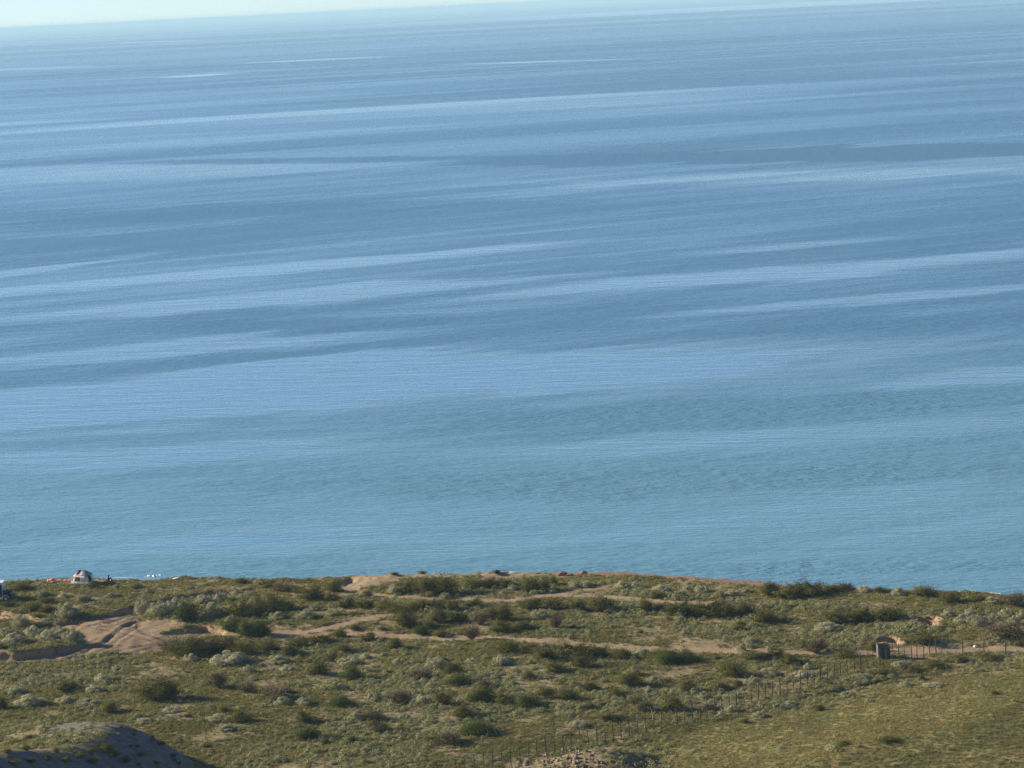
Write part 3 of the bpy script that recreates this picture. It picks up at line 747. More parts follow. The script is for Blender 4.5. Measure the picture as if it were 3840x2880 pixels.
for n, s in enumerate(SHRUBS):
    px, py, wp, hp, kk = s[:5]
    nm, adj, mat, _ = KINDS[kk]
    p = hit(px, py)
    sc = px_per_m(p)
    W, Hh = wp / sc, hp / sc
    if kk == 'S': W *= 0.92; Hh *= 0.9
    if kk == 'O': Hh *= 0.92
    vi = n % len(PROTO[kk]) if kk != 'O' else (n * 7 // 3) % len(PROTO[kk])
    whole, fol, stm = PROTO[kk][vi]
    if wp >= 72:
        o = bpy.data.objects.new(nm, None); COL.objects.link(o); o.empty_display_size = 0.3
        link('foliage', fol, o); link('stems', stm, o)
    else:
        o = link(nm, whole)
    o.location = (p[0], p[1], p[2] - 0.03)
    o.rotation_euler = (0, 0, random.uniform(0, 6.28))
    o.scale = (W * 1.1, W * random.uniform(0.95, 1.2), Hh * 1.08)
    if len(s) > 5: lb = s[5]
    else:
        key = (kk,) + where(s)
        r = used_rank.setdefault(key, {}); L = cnt[key]; k = L.index(px)
        while k in r: k += 1
        r[k] = 1
        z, b = key[1:]
        size = 'broad' if wp > 95 else ('small' if wp < 44 else 'middling')
        if len(L) == 1: lb = '%s %s shrub %s%s' % (size, adj, z, (', ' + b) if b else '')
        else: lb = '%s shrub %s%s, %s from left' % (adj, z, (', ' + b) if b else '', ORD[k] if k < 20 else 'number %d' % (k + 1))
    tag(o, lb, 'shrub', 'shrubs on the coastal plain')

# ------------------------------------------------------------------ low ground cover (nobody could count it)
def tuft_grass(seed, n=26):
    g = np.random.default_rng(seed)
    az = g.uniform(0, 6.283, n); r = 0.5 * np.sqrt(g.uniform(0, 1, n))
    b = np.stack([r * np.cos(az), r * np.sin(az), np.full(n, -0.04)], 1)
    lean = g.normal(scale=0.22, size=(n, 3)); h = g.uniform(0.4, 1.0, n)
    t = b + lean; t[:, 2] = h
    sd = np.stack([-np.sin(az + 1.0), np.cos(az + 1.0), 0 * az], 1) * 0.06
    V = np.stack([b - sd, b + sd, t + sd * 0.3, t - sd * 0.3], 1).reshape(-1, 3)
    return V, np.arange(4 * n).reshape(n, 4), np.repeat(g.uniform(0, 1, n), 4)
def tuft_bush(seed, n=150):
    g = np.random.default_rng(seed)
    C = g.normal(size=(n, 3)); C /= np.linalg.norm(C, axis=1)[:, None]
    C *= g.uniform(0.6, 1.0, n)[:, None]; C[:, 2] = np.abs(C[:, 2]) * 0.9; C[:, :2] *= 0.5
    return leaves(C, 0.075, g, up=0.2, ctr=(0, 0, 0.1), out=1.2)

M_GRASS = leaf_material('grass_blades', [(0.130, 0.135, 0.046), (0.225, 0.215, 0.075), (0.35, 0.30, 0.12), (0.205, 0.195, 0.066)], 0.3, tint_instancer=True)
M_SAGE = leaf_material('sage_leaves', [(0.135, 0.152, 0.066), (0.245, 0.258, 0.122), (0.40, 0.39, 0.225), (0.245, 0.24, 0.098)], 0.22, tint_instancer=True)
M_STRAW = leaf_material('straw_blades', [(0.19, 0.16, 0.066), (0.28, 0.235, 0.10), (0.38, 0.32, 0.155), (0.24, 0.205, 0.078)], 0.3, tint_instancer=True)

def scatter(name, P, scl, hgt, tint, protos, label, cat_):
    n = len(P)
    me = bpy.data.meshes.new(name)
    me.vertices.add(n); me.vertices.foreach_set('co', np.ascontiguousarray(P, np.float32).ravel())
    for nm, typ, a in (('tint', 'FLOAT', tint),):
        at = me.attributes.new(nm, typ, 'POINT'); at.data.foreach_set('value', np.ascontiguousarray(a, np.float32))
    at = me.attributes.new('scl', 'FLOAT_VECTOR', 'POINT'); at.data.foreach_set('vector', np.stack([scl, scl, hgt], 1).astype(np.float32).ravel())
    at = me.attributes.new('rot', 'FLOAT_VECTOR', 'POINT')
    at.data.foreach_set('vector', np.stack([0 * scl, 0 * scl, rng.uniform(0, 6.283, n)], 1).astype(np.float32).ravel())
    at = me.attributes.new('pick', 'INT', 'POINT'); at.data.foreach_set('value', rng.integers(0, len(protos), n).astype(np.int32))
    o = link(name, me)
    c = bpy.data.collections.new(name + '_tufts')
    for k, m in enumerate(protos):
        c.objects.link(bpy.data.objects.new(name + '_tuft', m))
    ng = bpy.data.node_groups.new(name, 'GeometryNodeTree')
    ng.interface.new_socket('Geometry', in_out='INPUT', socket_type='NodeSocketGeometry')
    ng.interface.new_socket('Geometry', in_out='OUTPUT', socket_type='NodeSocketGeometry')
    gi = ng.nodes.new('NodeGroupInput'); go = ng.nodes.new('NodeGroupOutput')
    ip = ng.nodes.new('GeometryNodeInstanceOnPoints'); ci = ng.nodes.new('GeometryNodeCollectionInfo')
    ci.inputs['Collection'].default_value = c; ci.inputs['Separate Children'].default_value = True; ci.inputs['Reset Children'].default_value = True
    def na(nm, typ):
        a = ng.nodes.new('GeometryNodeInputNamedAttribute'); a.data_type = typ; a.inputs['Name'].default_value = nm; return a.outputs['Attribute']
    L = ng.links.new
    L(gi.outputs[0], ip.inputs['Points']); L(ci.outputs[0], ip.inputs['Instance']); ip.inputs['Pick Instance'].default_value = True
    L(na('pick', 'INT'), ip.inputs['Instance Index']); L(na('rot', 'FLOAT_VECTOR'), ip.inputs['Rotation']); L(na('scl', 'FLOAT_VECTOR'), ip.inputs['Scale'])
    L(ip.outputs[0], go.inputs[0])
    o.modifiers.new('scatter', 'NODES').node_group = ng
    return tag(o, label, cat_, kind='stuff')

N = 520000
cx = rng.uniform(-92, 92, N); cy = rng.uniform(272, 436, N)
fx_, fy_ = to_px(np.stack([cx, cy, np.full(N, 3.0)], -1))
ok = (fx_ > -260) & (fx_ < 4100) & (fy_ < 3060)
cx, cy = cx[ok], cy[ok]
mm = masks(cx, cy)
bare = np.maximum.reduce([mm['t_' + k] for k in TRACKS] + [mm['wash'], mm['bare'], mm['shore'] * 0.97, mm['camp'] * 0.8, np.clip(mm['pit'] * 2, 0, 1), mm['rim'] * 0.8, mm['cut'], np.clip(mm['mound'] * 1.5, 0, 0.82)])
bare = np.maximum(bare, (mm['cd'] > -0.3).astype(float))
patch = fbm(cx / 5.0, cy / 5.0, 51, 4); patch2 = fbm(cx / 14.0, cy / 14.0, 53, 3); fine = fbm(cx / 1.3, cy / 1.3, 57, 2)
field = mm['field']
onk = sstep(0.3, 1.2, mm['knoll_h'] - PLAIN)
cz = zat(cx, cy)
# steepness of the knoll: its far, gentle side carries plants
gxk = (zat(cx + 0.5, cy) - cz) / 0.5; gyk = (zat(cx, cy + 0.5) - cz) / 0.5
steep = np.hypot(gxk, gyk)
dens = np.clip(0.40 + 2.3 * (patch - 0.42) + 0.8 * (fine - 0.45), 0.03, 1.0)
dens = np.where(field > 0.5, np.clip(0.42 + 0.8 * (patch - 0.4), 0.15, 0.9), dens)
dens *= (1 - bare) * np.where(onk > 0.5, np.where(steep > 0.3, 0.012, np.where(mm['crest_d'] < 4.5, 0.22, 0.85)), 1.0)
keep = rng.uniform(0, 1, len(cx)) < dens
cx, cy, cz = cx[keep], cy[keep], cz[keep]
patch, patch2, fine, field, camp = patch[keep], patch2[keep], fine[keep], field[keep], mm['camp'][keep]
P = np.stack([cx, cy, cz], 1)
u = rng.uniform(0, 1, len(cx))
sage = (u < np.clip(0.15 + 1.7 * (patch2 - 0.45) + 1.2 * (fine - 0.5), 0.03, 0.62) * np.where(np.abs(mm['cd'][keep] + 5) < 5.5, 0.3, 1.0)) & (rng.uniform(0, 1, len(cx)) > field * 0.93)
straw = ~sage & (rng.uniform(0, 1, len(cx)) < np.where(field > 0.5, 0.26 + 0.9 * np.clip(patch2 - 0.38, 0, 0.5), 0.16 + 0.5 * np.clip(0.5 - patch, 0, 1)))
grass = ~sage & ~straw
def pick(mask): return np.nonzero(mask)[0]
def proto_list(nm, fn, mat, seeds):
    out = []
    for sd in seeds:
        V, Fq, A = fn(sd)
        out.append(np_mesh(nm, V, Fq, [mat], {'v': A}, False))
    return out
i = pick(grass); n = len(i)
scatter('grass', P[i], rng.uniform(0.22, 0.5, n), np.where(field[i] > 0.5, rng.uniform(0.06, 0.15, n), rng.uniform(0.09, 0.26, n)),
        np.clip(0.5 + 2.2 * (patch2[i] - 0.5) + 0.8 * (patch[i] - 0.5) + rng.normal(0, 0.2, n), 0, 1), proto_list('grass_tuft', tuft_grass, M_GRASS, range(500, 506)), 'short olive green grass covering the coastal plain', 'grass')
i = pick(sage); n = len(i)
ss = rng.gamma(3.6, 0.115, n) + 0.12
scatter('low_scrub', P[i], ss, ss * rng.uniform(0.4, 0.75, n), np.clip(patch2[i] + rng.normal(0, 0.25, n), 0, 1),
        proto_list('scrub_tuft', tuft_bush, M_SAGE, range(510, 516)), 'low grey green scrub tufts between the shrubs', 'ground cover')
i = pick(straw); n = len(i)
scatter('dry_grass', P[i], rng.uniform(0.22, 0.5, n), rng.uniform(0.06, 0.20, n), rng.uniform(0, 1, n),
        proto_list('straw_tuft', tuft_grass, M_STRAW, range(520, 525)), 'straw coloured dry grass among the green', 'dry grass')

# ================================================================== THINGS
def root(name, p, rz=0.0):
    o = bpy.data.objects.new(name, None); COL.objects.link(o); o.location = p; o.rotation_euler = (0, 0, rz); o.empty_display_size = 0.3
    return o

# ------------------------------------------------------------------ wire fences
M_POST = plain('fence_post_wood', (0.045, 0.037, 0.030), 0.9)
M_WIRE = plain('fence_wire', (0.10, 0.09, 0.08), 0.5, metal=0.8)
fb = poly(FENCE_BASE)
seg = np.hypot(*np.diff(fb, axis=0).T); cum = np.concatenate([[0], np.cumsum(seg)])
# posts where the photograph shows them (even steps between)
post_px = [1640, 1676, 1710, 1744, 1779, 1813, 1847, 1881, 1915, 1949, 1982, 2013, 2046, 2079, 2111, 2141, 2173, 2204, 2237, 2268, 2299, 2329, 2360, 2390, 2421, 2451, 2480, 2510, 2539, 2567, 2595, 2624, 2651, 2679, 2707, 2734,
           2761, 2789, 2816, 2843, 2870, 2897, 2923, 2950, 2976, 3001, 3026, 3051, 3077, 3102, 3127, 3152, 3177, 3202, 3227, 3251, 3274, 3299, 3323, 3347, 3370, 3392, 3417, 3438, 3462, 3485, 3509, 3531]
bx, by = [a for a, b in FENCE_BASE], [b for a, b in FENCE_BASE]
def post_mesh(seed, hgt, r):
    g = random.Random(seed); mb = MB()
    mb.tube([(0, 0, -0.3), (g.uniform(-.02, .02), g.uniform(-.02, .02), hgt * 0.5), (g.uniform(-.04, .04), g.uniform(-.03, .03), hgt)], [r, r * 0.95, r * 0.85], 6)
    me = bpy.data.meshes.new('post'); bmesh.ops.recalc_face_normals(mb.bm, faces=mb.bm.faces); mb.bm.to_mesh(me); mb.bm.free(); me.materials.append(M_POST)
    return me
posts_m = [post_mesh(k, 1.95, 0.054) for k in range(5)]
P0 = pix(2600.0, 2700.0)
fr = root('wire_fence', (P0[0], P0[1], float(zat(P0[0], P0[1]))))
tops = []
for k, xx in enumerate(post_px):
    q = pix(xx + 1.5, np.interp(xx, bx, by)); z = float(zat(q[0], q[1]))
    lo = np.array([q[0], q[1], z]) - np.array(fr.location)
    o = link('post', posts_m[k % 5], fr, lo)
    o.rotation_euler = (random.uniform(-.03, .03), random.uniform(-.03, .03), random.uniform(0, 6))
    sc_ = random.uniform(0.92, 1.06) if k % 6 else 1.1
    o.scale = (1, 1, sc_) if k % 6 else (1.35, 1.35, sc_)
    tops.append((lo, sc_))
for hgt in (0.35, 0.65, 0.95, 1.25, 1.55, 1.82):
    MB().tube([tuple(lo + np.array([0, 0, hgt * s_ * (1 + 0.0)])) for lo, s_ in tops], 0.0055, 4).build('wire', M_WIRE, fr)
tag(fr, 'long wire fence of thin dark posts running diagonally through the scrub', 'fence')
P0 = hit(3610, 2441)
fr2 = root('wire_fence', tuple(P0))
tops = []
for k, (xx, yy) in enumerate([(3610, 2443), (3691, 2449), (3773, 2448), (3855, 2448), (3938, 2448), (4020, 2449)]):
    q = pix(xx, yy); lo = np.array([q[0], q[1], float(zat(q[0], q[1]))]) - np.array(P0)
    o = link('post', posts_m[k % 5], fr2, lo); o.scale = (1.25, 1.25, 0.98); o.rotation_euler = (random.uniform(-.02, .02), random.uniform(-.02, .02), k)
    tops.append(lo)
for hgt in (0.35, 0.75, 1.15, 1.5, 1.8):
    MB().tube([tuple(lo + np.array([0, 0, hgt])) for lo in tops], 0.0055, 4).build('wire', M_WIRE, fr2)
tag(fr2, 'fence of three tall widely spaced posts along the track at the right edge', 'fence')

# ------------------------------------------------------------------ plank hut at the fence corner
M_PLANK = plain('weathered_planks', (0.105, 0.10, 0.095), 0.9, 0.35, 14)
M_PLANKD = plain('dark_and_shaded_planks', (0.055, 0.05, 0.048), 0.9, 0.3, 14)
p = hit(3314, 2466); ht = root('plank_hut', tuple(p), R(6))
g3 = random.Random(4)
for k in range(11):                                   # near face: planks with gaps between
    xk = -0.70 + k * 0.118
    hk = 1.72 + g3.uniform(-.07, .07)
    MB().box((xk, -0.5 + g3.uniform(-.02, .02), hk / 2 - 0.05), (0.092, 0.024, hk + 0.1), Matrix.Rotation(g3.uniform(-.01, .01), 4, 'Y')).build('plank', M_PLANK if k % 3 != 1 else M_PLANKD, ht)
for k in range(8):                                    # right face, its shade put in by darker planks
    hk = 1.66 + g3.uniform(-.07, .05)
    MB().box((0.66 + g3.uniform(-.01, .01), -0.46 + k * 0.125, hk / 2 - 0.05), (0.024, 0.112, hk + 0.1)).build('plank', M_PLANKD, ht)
for k in range(8):
    hk = 1.68 + g3.uniform(-.07, .05)
    MB().box((-0.76, -0.46 + k * 0.125, hk / 2 - 0.05), (0.024, 0.11, hk + 0.1)).build('plank', M_PLANK, ht)
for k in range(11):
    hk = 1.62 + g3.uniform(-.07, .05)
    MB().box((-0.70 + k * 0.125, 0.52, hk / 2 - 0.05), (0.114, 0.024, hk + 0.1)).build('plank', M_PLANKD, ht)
for zz in (0.35, 1.3):
    MB().box((-0.05, -0.465, zz), (1.4, 0.03, 0.07)).build('rail', M_PLANKD, ht)
for (a, b) in ((-0.72, -0.44), (0.62, -0.44), (-0.72, 0.47), (0.62, 0.47)):
    MB().box((a, b, 0.82), (0.07, 0.07, 1.75)).build('corner_post', M_PLANKD, ht)
tag(ht, 'small roofless hut of weathered vertical planks at the bend of the wire fence', 'hut')

# ------------------------------------------------------------------ rubble mound and its stones
mr = root('rubble_mound', (float(MD[0]), float(MD[1]), float(zat(MD[0], MD[1])) - 1.5))
hb = terrain_piece('earth_heap', 7)
hb.parent = mr; hb.matrix_parent_inverse = Matrix.Translation(mr.location).inverted()
M_STONE = NT('pale_stone')
_f = M_STONE.noise(M_STONE.coord(), 5.0, 4); _r = M_STONE.new('ObjectInfo').outputs['Random']
M_STONE.put(M_STONE.bsdf.inputs['Base Color'], M_STONE.mix(_r, M_STONE.mix(_f, (0.10, 0.075, 0.052), (0.18, 0.135, 0.095)), M_STONE.mix(_f, (0.17, 0.13, 0.09), (0.30, 0.24, 0.175))))
M_STONE.put(M_STONE.bsdf.inputs['Roughness'], 0.9); M_STONE = M_STONE.m
def stone_mesh(seed):
    g = random.Random(seed); bm = bmesh.new()
    bmesh.ops.create_icosphere(bm, subdivisions=1, radius=1.0)
    for v in bm.verts: v.co *= g.uniform(0.72, 1.15)
    for v in bm.verts: v.co.z *= 0.75
    me = bpy.data.meshes.new('stone'); bm.to_mesh(me); bm.free(); me.materials.append(M_STONE)
    return me
STONES = [stone_mesh(k) for k in range(7)]
g4 = np.random.default_rng(12); ns = 0
while ns < 190:
    if g4.uniform() < 0.7: x, y = g4.normal(2120, 95), g4.normal(2838, 26)
    else: x, y = g4.uniform(1920, 2480), g4.uniform(2852, 2884)
    if x < 1900 + (2880 - y) * 2.2 or x > 2500 or y < 2790 or y > 2890: continue
    if x > 2230 and y < 2850 and g4.uniform() < 0.85: continue
    p = hit(x, y)
    r = g4.gamma(4.0, 0.028) + 0.05
    if g4.uniform() < 0.05: r *= 1.5
    o = link('stone', STONES[int(g4.integers(0, 7))], mr, Vector(p) + Vector((0, 0, r * 0.3)) - mr.location)
    o.rotation_euler = tuple(g4.uniform(0, 6.28, 3)); o.scale = (r * g4.uniform(0.9, 1.4), r, r * g4.uniform(0.8, 1.2))
    ns += 1
tag(mr, 'heap of earth and pale stones at the bottom edge in front of the fence', 'mound')

# boulders along the shore
M_BOULD = plain('brown_boulder', (0.20, 0.135, 0.09), 0.95, 0.3, 3)
for (x, y, r, lb) in ((2186, 2153, 0.62, 'rounded brown boulder on the skyline where the beach begins'), (2108, 2158, 0.75, 'low dark brown rock on the bare bluff left of the rounded boulder'), (2134, 2160, 0.5, 'small brown rock between the low rock and the rounded boulder')):
    p = hit(x, y); me = STONES[int(r * 10) % 7].copy(); me.name = 'boulder'; me.materials.clear(); me.materials.append(M_BOULD)
    o = link('boulder', me, None, (p[0], p[1], p[2] + r * 0.25)); o.scale = (r * 1.4, r, r * 0.8); o.rotation_euler = (0, 0, x)
    tag(o, lb, 'boulder')

# ------------------------------------------------------------------ tent
M_CANVAS = plain('beige_tent_fabric', (0.72, 0.62, 0.55), 0.85, 0.08, 3)
M_FLY = plain('grey_fly_fabric', (0.20, 0.24, 0.28), 0.8, 0.1, 3)
M_MESHW = plain('dark_window_mesh', (0.085, 0.07, 0.06), 0.9)
M_BLACK = plain('black_fabric', (0.012, 0.012, 0.016), 0.9)
M_POLE = plain('tent_pole', (0.30, 0.29, 0.28), 0.4)
M_TRIM = plain('pale_trim', (0.72, 0.66, 0.60), 0.8, 0.06)
p = hit(310, 2184); tz = float(p[2])
tr = root('tent', tuple(p), R(-17))
A_, B_ = 1.55, 1.25                                   # half sizes of the floor
a2, b2, h2 = 1.28, 1.02, 1.22                         # eaves
a3, b3, h3 = 0.42, 0.20, 1.92                         # ridge
fl = [(-A_, -B_, 0), (A_, -B_, 0), (A_, B_, 0), (-A_, B_, 0)]
ev = [(-a2, -b2, h2), (a2, -b2, h2), (a2, b2, h2), (-a2, b2, h2)]
rg = [(-a3, -b3, h3), (a3, -b3, h3), (a3, b3, h3), (-a3, b3, h3)]
def panel(q, n=5, bulge=0.05):
    """a fabric panel between four corners, bellied out a little"""
    q = [Vector(c) for c in q]; nr = (q[1] - q[0]).cross(q[3] - q[0]).normalized()
    V = []; Fq = []
    for j in range(n + 1):
        for i_ in range(n + 1):
            s_, t_ = i_ / n, j / n
            c = (q[0] * (1 - s_) + q[1] * s_) * (1 - t_) + (q[3] * (1 - s_) + q[2] * s_) * t_
            V.append(tuple(c + nr * bulge * math.sin(math.pi * s_) * math.sin(math.pi * t_) + nr * random.uniform(-.012, .012)))
    for j in range(n):
        for i_ in range(n):
            o_ = j * (n + 1) + i_; Fq.append((o_, o_ + 1, o_ + n + 2, o_ + n + 1))
    return V, Fq
def fabric(name, panels, mat, thick=0.012):
    V = []; Fq = []
    for q, bl in panels:
        v, f = panel(q, 6, bl); o_ = len(V); V += v; Fq += [tuple(k + o_ for k in c) for c in f]
    me = bpy.data.meshes.new(name); me.from_pydata(V, [], Fq); me.materials.append(mat)
    me.polygons.foreach_set('use_smooth', [True] * len(me.polygons)); me.update()
    o = link(name, me, tr); md_ = o.modifiers.new('thickness', 'SOLIDIFY'); md_.thickness = thick
    return o
for k in range(4):
    fabric('wall_panel', [((fl[k], fl[(k + 1) % 4], ev[(k + 1) % 4], ev[k]), 0.07)], M_CANVAS)
for k in range(4):
    fabric('roof_panel', [((ev[k], ev[(k + 1) % 4], rg[(k + 1) % 4], rg[k]), 0.10)], M_CANVAS if k in (0, 3) else M_FLY)
fabric('roof_panel', [(tuple(rg), 0.06)], M_FLY)
# grey fly pulled over the right of the roof
up = lambda c, d=0.05, s_=1.04: (c[0] * s_, c[1] * s_, c[2] + d)
mid_e = ((ev[0][0] * 0.38 + ev[1][0] * 0.62), ev[0][1], h2); mid_r = (rg[1][0] * 0.2, rg[1][1], h3)
fabric('rain_fly', [((up(mid_e, 0.05, 1.0)[:1] + (mid_e[1] - 0.10, mid_e[2] + 0.12), up(ev[1], 0.03, 1.1), up(rg[1], 0.11), up(mid_r, 0.11)), 0.06),
                    ((up(ev[1], 0.03, 1.1), up(ev[2], 0.03, 1.1), up(rg[2], 0.11), up(rg[1], 0.11)), 0.06)], M_FLY)
# near window: mesh with trim
def on_wall(s_, t_, d=0.085):
    c0, c1, c2, c3 = [Vector(c) for c in (fl[0], fl[1], ev[1], ev[0])]
    c = (c0 * (1 - s_) + c1 * s_) * (1 - t_) + (c3 * (1 - s_) + c2 * s_) * t_
    nr = (c1 - c0).cross(c3 - c0).normalized()
    return tuple(c + nr * d)
wd = fabric('window', [((on_wall(.22, .34), on_wall(.55, .34), on_wall(.55, .86), on_wall(.22, .86)), 0.03)], M_MESHW)
for (s0, t0, s1, t1) in ((.20, .32, .57, .32), (.20, .88, .57, .88), (.20, .32, .20, .88), (.57, .32, .57, .88)):
    MB().tube([on_wall(s0, t0, .10), on_wall((s0 + s1) / 2, (t0 + t1) / 2, .12), on_wall(s1, t1, .10)], 0.022, 5).build('frame', M_TRIM, wd)
# skylight and dark gear on the left roof slope
def on_roof(s_, t_, k=3, d=0.12):
    c0, c1, c2, c3 = [Vector(c) for c in (ev[k], ev[(k + 1) % 4], rg[(k + 1) % 4], rg[k])]
    c = (c0 * (1 - s_) + c1 * s_) * (1 - t_) + (c3 * (1 - s_) + c2 * s_) * t_
    return tuple(c + (c1 - c0).cross(c3 - c0).normalized() * d)
fabric('roof_vent', [((on_roof(.08, .2, 0), on_roof(.42, .35, 0), on_roof(.42, .85, 0), on_roof(.2, .85, 0)), 0.03)], M_BLACK)
MB().ball((-0.42, -0.2, h3 + 0.02), (0.34, 0.28, 0.11), 10).ball((-0.20, -0.15, h3 + 0.15), (0.12, 0.12, 0.10), 8).build('rolled_flap', M_BLACK, tr, True)
MB().ball((0.12, -0.22, h3 + 0.06), (0.24, 0.16, 0.07), 10).build('vent_cap', plain('rust_red_fabric', (0.34, 0.11, 0.07), 0.8), tr, True)
# open doorway in the right wall, its inner shade put in as a black sheet
c0, c1, c2, c3 = [Vector(c) for c in (fl[1], fl[2], ev[2], ev[1])]
def on_right(s_, t_, d=0.09):
    c = (c0 * (1 - s_) + c1 * s_) * (1 - t_) + (c3 * (1 - s_) + c2 * s_) * t_
    return tuple(c + (c1 - c0).cross(c3 - c0).normalized() * d)
fabric('dark_doorway', [((on_right(.12, .04), on_right(.62, .04), on_right(.58, .95), on_right(.16, .95)), 0.03)], M_BLACK)
for k in range(4):                                     # corner poles and pale skirt
    MB().tube([Vector(fl[k]) * 1.02, Vector(ev[k]) * 1.03 + Vector((0, 0, -0.03)), Vector(ev[k]) * 0.6 + Vector(rg[k]) * 0.4 + Vector((0, 0, 0.06)), Vector(rg[k]) + Vector((0, 0, 0.03))], 0.018, 6).build('pole', M_POLE, tr)
    q0, q1 = Vector(fl[k]), Vector(fl[(k + 1) % 4]); nn = (q1 - q0).cross(Vector((0, 0, 1))).normalized()
    V, Fq = panel([q0 + nn * .10, q1 + nn * .10, q1 + nn * .03 + Vector((0, 0, .22)), q0 + nn * .03 + Vector((0, 0, .22))], 8, 0.04)
    me = bpy.data.meshes.new('skirt'); me.from_pydata(V, [], Fq); me.materials.append(M_TRIM); o = link('skirt', me, tr); o.modifiers.new('thickness', 'SOLIDIFY').thickness = 0.01
for (a, b) in ((ev[1], (2.3, -1.7, 0)), (ev[2], (2.35, 1.6, 0)), (ev[0], (-2.2, -1.8, 0)), (ev[3], (-2.2, 1.8, 0))):
    MB().tube([a, b], 0.006, 4).build('guy_line', M_POLE, tr)
tr.scale = (0.86, 0.86, 0.86)
tag(tr, 'beige cabin tent with grey rain fly pitched at the edge of the sea', 'tent')

# ------------------------------------------------------------------ seated person
def skin_figure(name, verts, edges, radii, sub=2):
    me = bpy.data.meshes.new(name + '_cage'); me.from_pydata(verts, edges, []); me.update()
    o = bpy.data.objects.new(name + '_cage', me); COL.objects.link(o)
    o.modifiers.new('skin', 'SKIN').use_smooth_shade = True
    sv = me.skin_vertices[0].data
    for k, r_ in enumerate(radii): sv[k].radius = (r_, r_) if not isinstance(r_, tuple) else r_
    sv[0].use_root = True
    ss_ = o.modifiers.new('sub', 'SUBSURF'); ss_.levels = sub; ss_.render_levels = sub
    dg = bpy.context.evaluated_depsgraph_get(); dg.update()
    out = bpy.data.meshes.new_from_object(o.evaluated_get(dg)); out.name = name
    bpy.data.objects.remove(o)
    return out
pv = [(0, 0, .13), (-.03, 0, .30), (-.01, 0, .48), (.03, 0, .58), (.055, 0, .66), (.075, 0, .74), (.08, 0, .82),      # pelvis .. crown
      (.0, .18, .52), (.0, -.18, .52), (.17, .23, .34), (.17, -.23, .34), (.37, .12, .40), (.37, -.12, .40), (.43, .04, .41), (.43, -.04, .41),   # shoulders, elbows, wrists, hands
      (.02, .11, .12), (.02, -.11, .12), (.33, .13, .44), (.33, -.13, .44), (.43, .12, .08), (.43, -.12, .08), (.58, .13, .045), (.58, -.13, .045)]
pe = [(0, 1), (1, 2), (2, 3), (3, 4), (4, 5), (5, 6), (2, 7), (2, 8), (7, 9), (8, 10), (9, 11), (10, 12), (11, 13), (12, 14), (0, 15), (0, 16), (15, 17), (16, 18), (17, 19), (18, 20), (19, 21), (20, 22)]
pr = [(.15, .17), (.12, .15), (.11, .16), .055, (.085, .075), (.10, .085), .06, .065, .065, .045, .045, .032, .032, .03, .03, .09, .09, .062, .062, .045, .045, .035, .035]
pr = [(a * 1.35 if not isinstance(a, tuple) else (a[0] * 1.28, a[1] * 1.25)) if i_ not in (4, 5, 6, 13, 14) else a for i_, a in enumerate(pr)]
body = skin_figure('body', pv, pe, pr)
M_DARKCLOTH = plain('dark_clothing', (0.014, 0.015, 0.022), 0.95); M_SKIN = plain('skin', (0.42, 0.27, 0.19), 0.6); M_HAIR = plain('dark_hair', (0.015, 0.011, 0.009), 0.6)
body.materials.clear()
for m_ in (M_DARKCLOTH, M_SKIN): body.materials.append(m_)
for f in body.polygons:
    c = f.center
    f.material_index = 1 if (c.z > .64 or (c.x > .385 and abs(c.y) < .13 and c.z > .36)) else 0
p = hit(407, 2179)
pn = root('person', (p[0], p[1], p[2] - 0.02), R(12))
link('body', body, pn)
hb_ = MB(); hb_.ball((.055, 0, .775), (.115, .10, .105), 14).ball((-.03, 0, .70), (.06, .08, .12), 10); hb_.build('hair', M_HAIR, pn, True)
fc = MB(); fc.ball((.18, 0, .735), (.02, .013, .02), 8); fc.build('nose', M_SKIN, pn, True)
for s_ in (-1, 1):
    MB().ball((.162, .035 * s_, .758), (.012, .012, .009), 8).build('eye', M_HAIR, pn, True)
    MB().ball((.075, .095 * s_, .74), (.018, .012, .028), 8).build('ear', M_SKIN, pn, True)
    for k in range(4):
        MB().tube([(.43, .05 * s_ + .016 * k - .024, .415), (.455, .035 * s_ + .016 * k - .024, .40), (.45, .03 * s_ + .016 * k - .024, .365)], [.009, .008, .007], 5).build('finger', M_SKIN, pn, True)
    MB().tube([(.42, .03 * s_, .43), (.44, .0, .445), (.455, -.01 * s_, .435)], [.010, .009, .008], 5).build('thumb', M_SKIN, pn, True)
tag(pn, 'person in dark clothes sitting hunched on the ground right of the tent', 'person')
p = hit(417, 2178)
bgm = MB(); bgm.ball((0, 0, .10), (.15, .11, .12), 10).ball((.03, 0, .21), (.06, .05, .05), 8)
o = bgm.build('white_bag', plain('white_plastic', (0.75, 0.74, 0.70), 0.5, 0.08), None, True); o.location = p
tag(o, 'small white bag on the ground beside the seated person', 'bag')

# ------------------------------------------------------------------ beach things left of the tent
M_ORANGE = plain('orange_red_vinyl', (0.78, 0.10, 0.035), 0.4, 0.12, 3); M_PEACH = plain('pale_orange_vinyl', (0.85, 0.42, 0.22), 0.4)
p = hit(194, 2181); fo = root('inflatable_float', tuple(p), R(-8))
MB().ball((0.08, 0, .20), (.44, .34, .22), 16).build('tube', M_ORANGE, fo, True)
MB().ball((-.42, -.02, .17), (.20, .25, .19), 14).build('bow', M_PEACH, fo, True)
MB().ball((.20, -.05, .40), (.16, .16, .06), 10).ball((-.08, .05, .385), (.14, .14, .06), 10).build('cushion', plain('pink_vinyl', (0.80, 0.22, 0.16), 0.5), fo, True)
tag(fo, 'bright orange red inflatable float lying at the edge of the bluff', 'float')
p = hit(204, 2184); bd = root('surfboard', tuple(p), R(24))
nb = 14; V = []; Fq = []
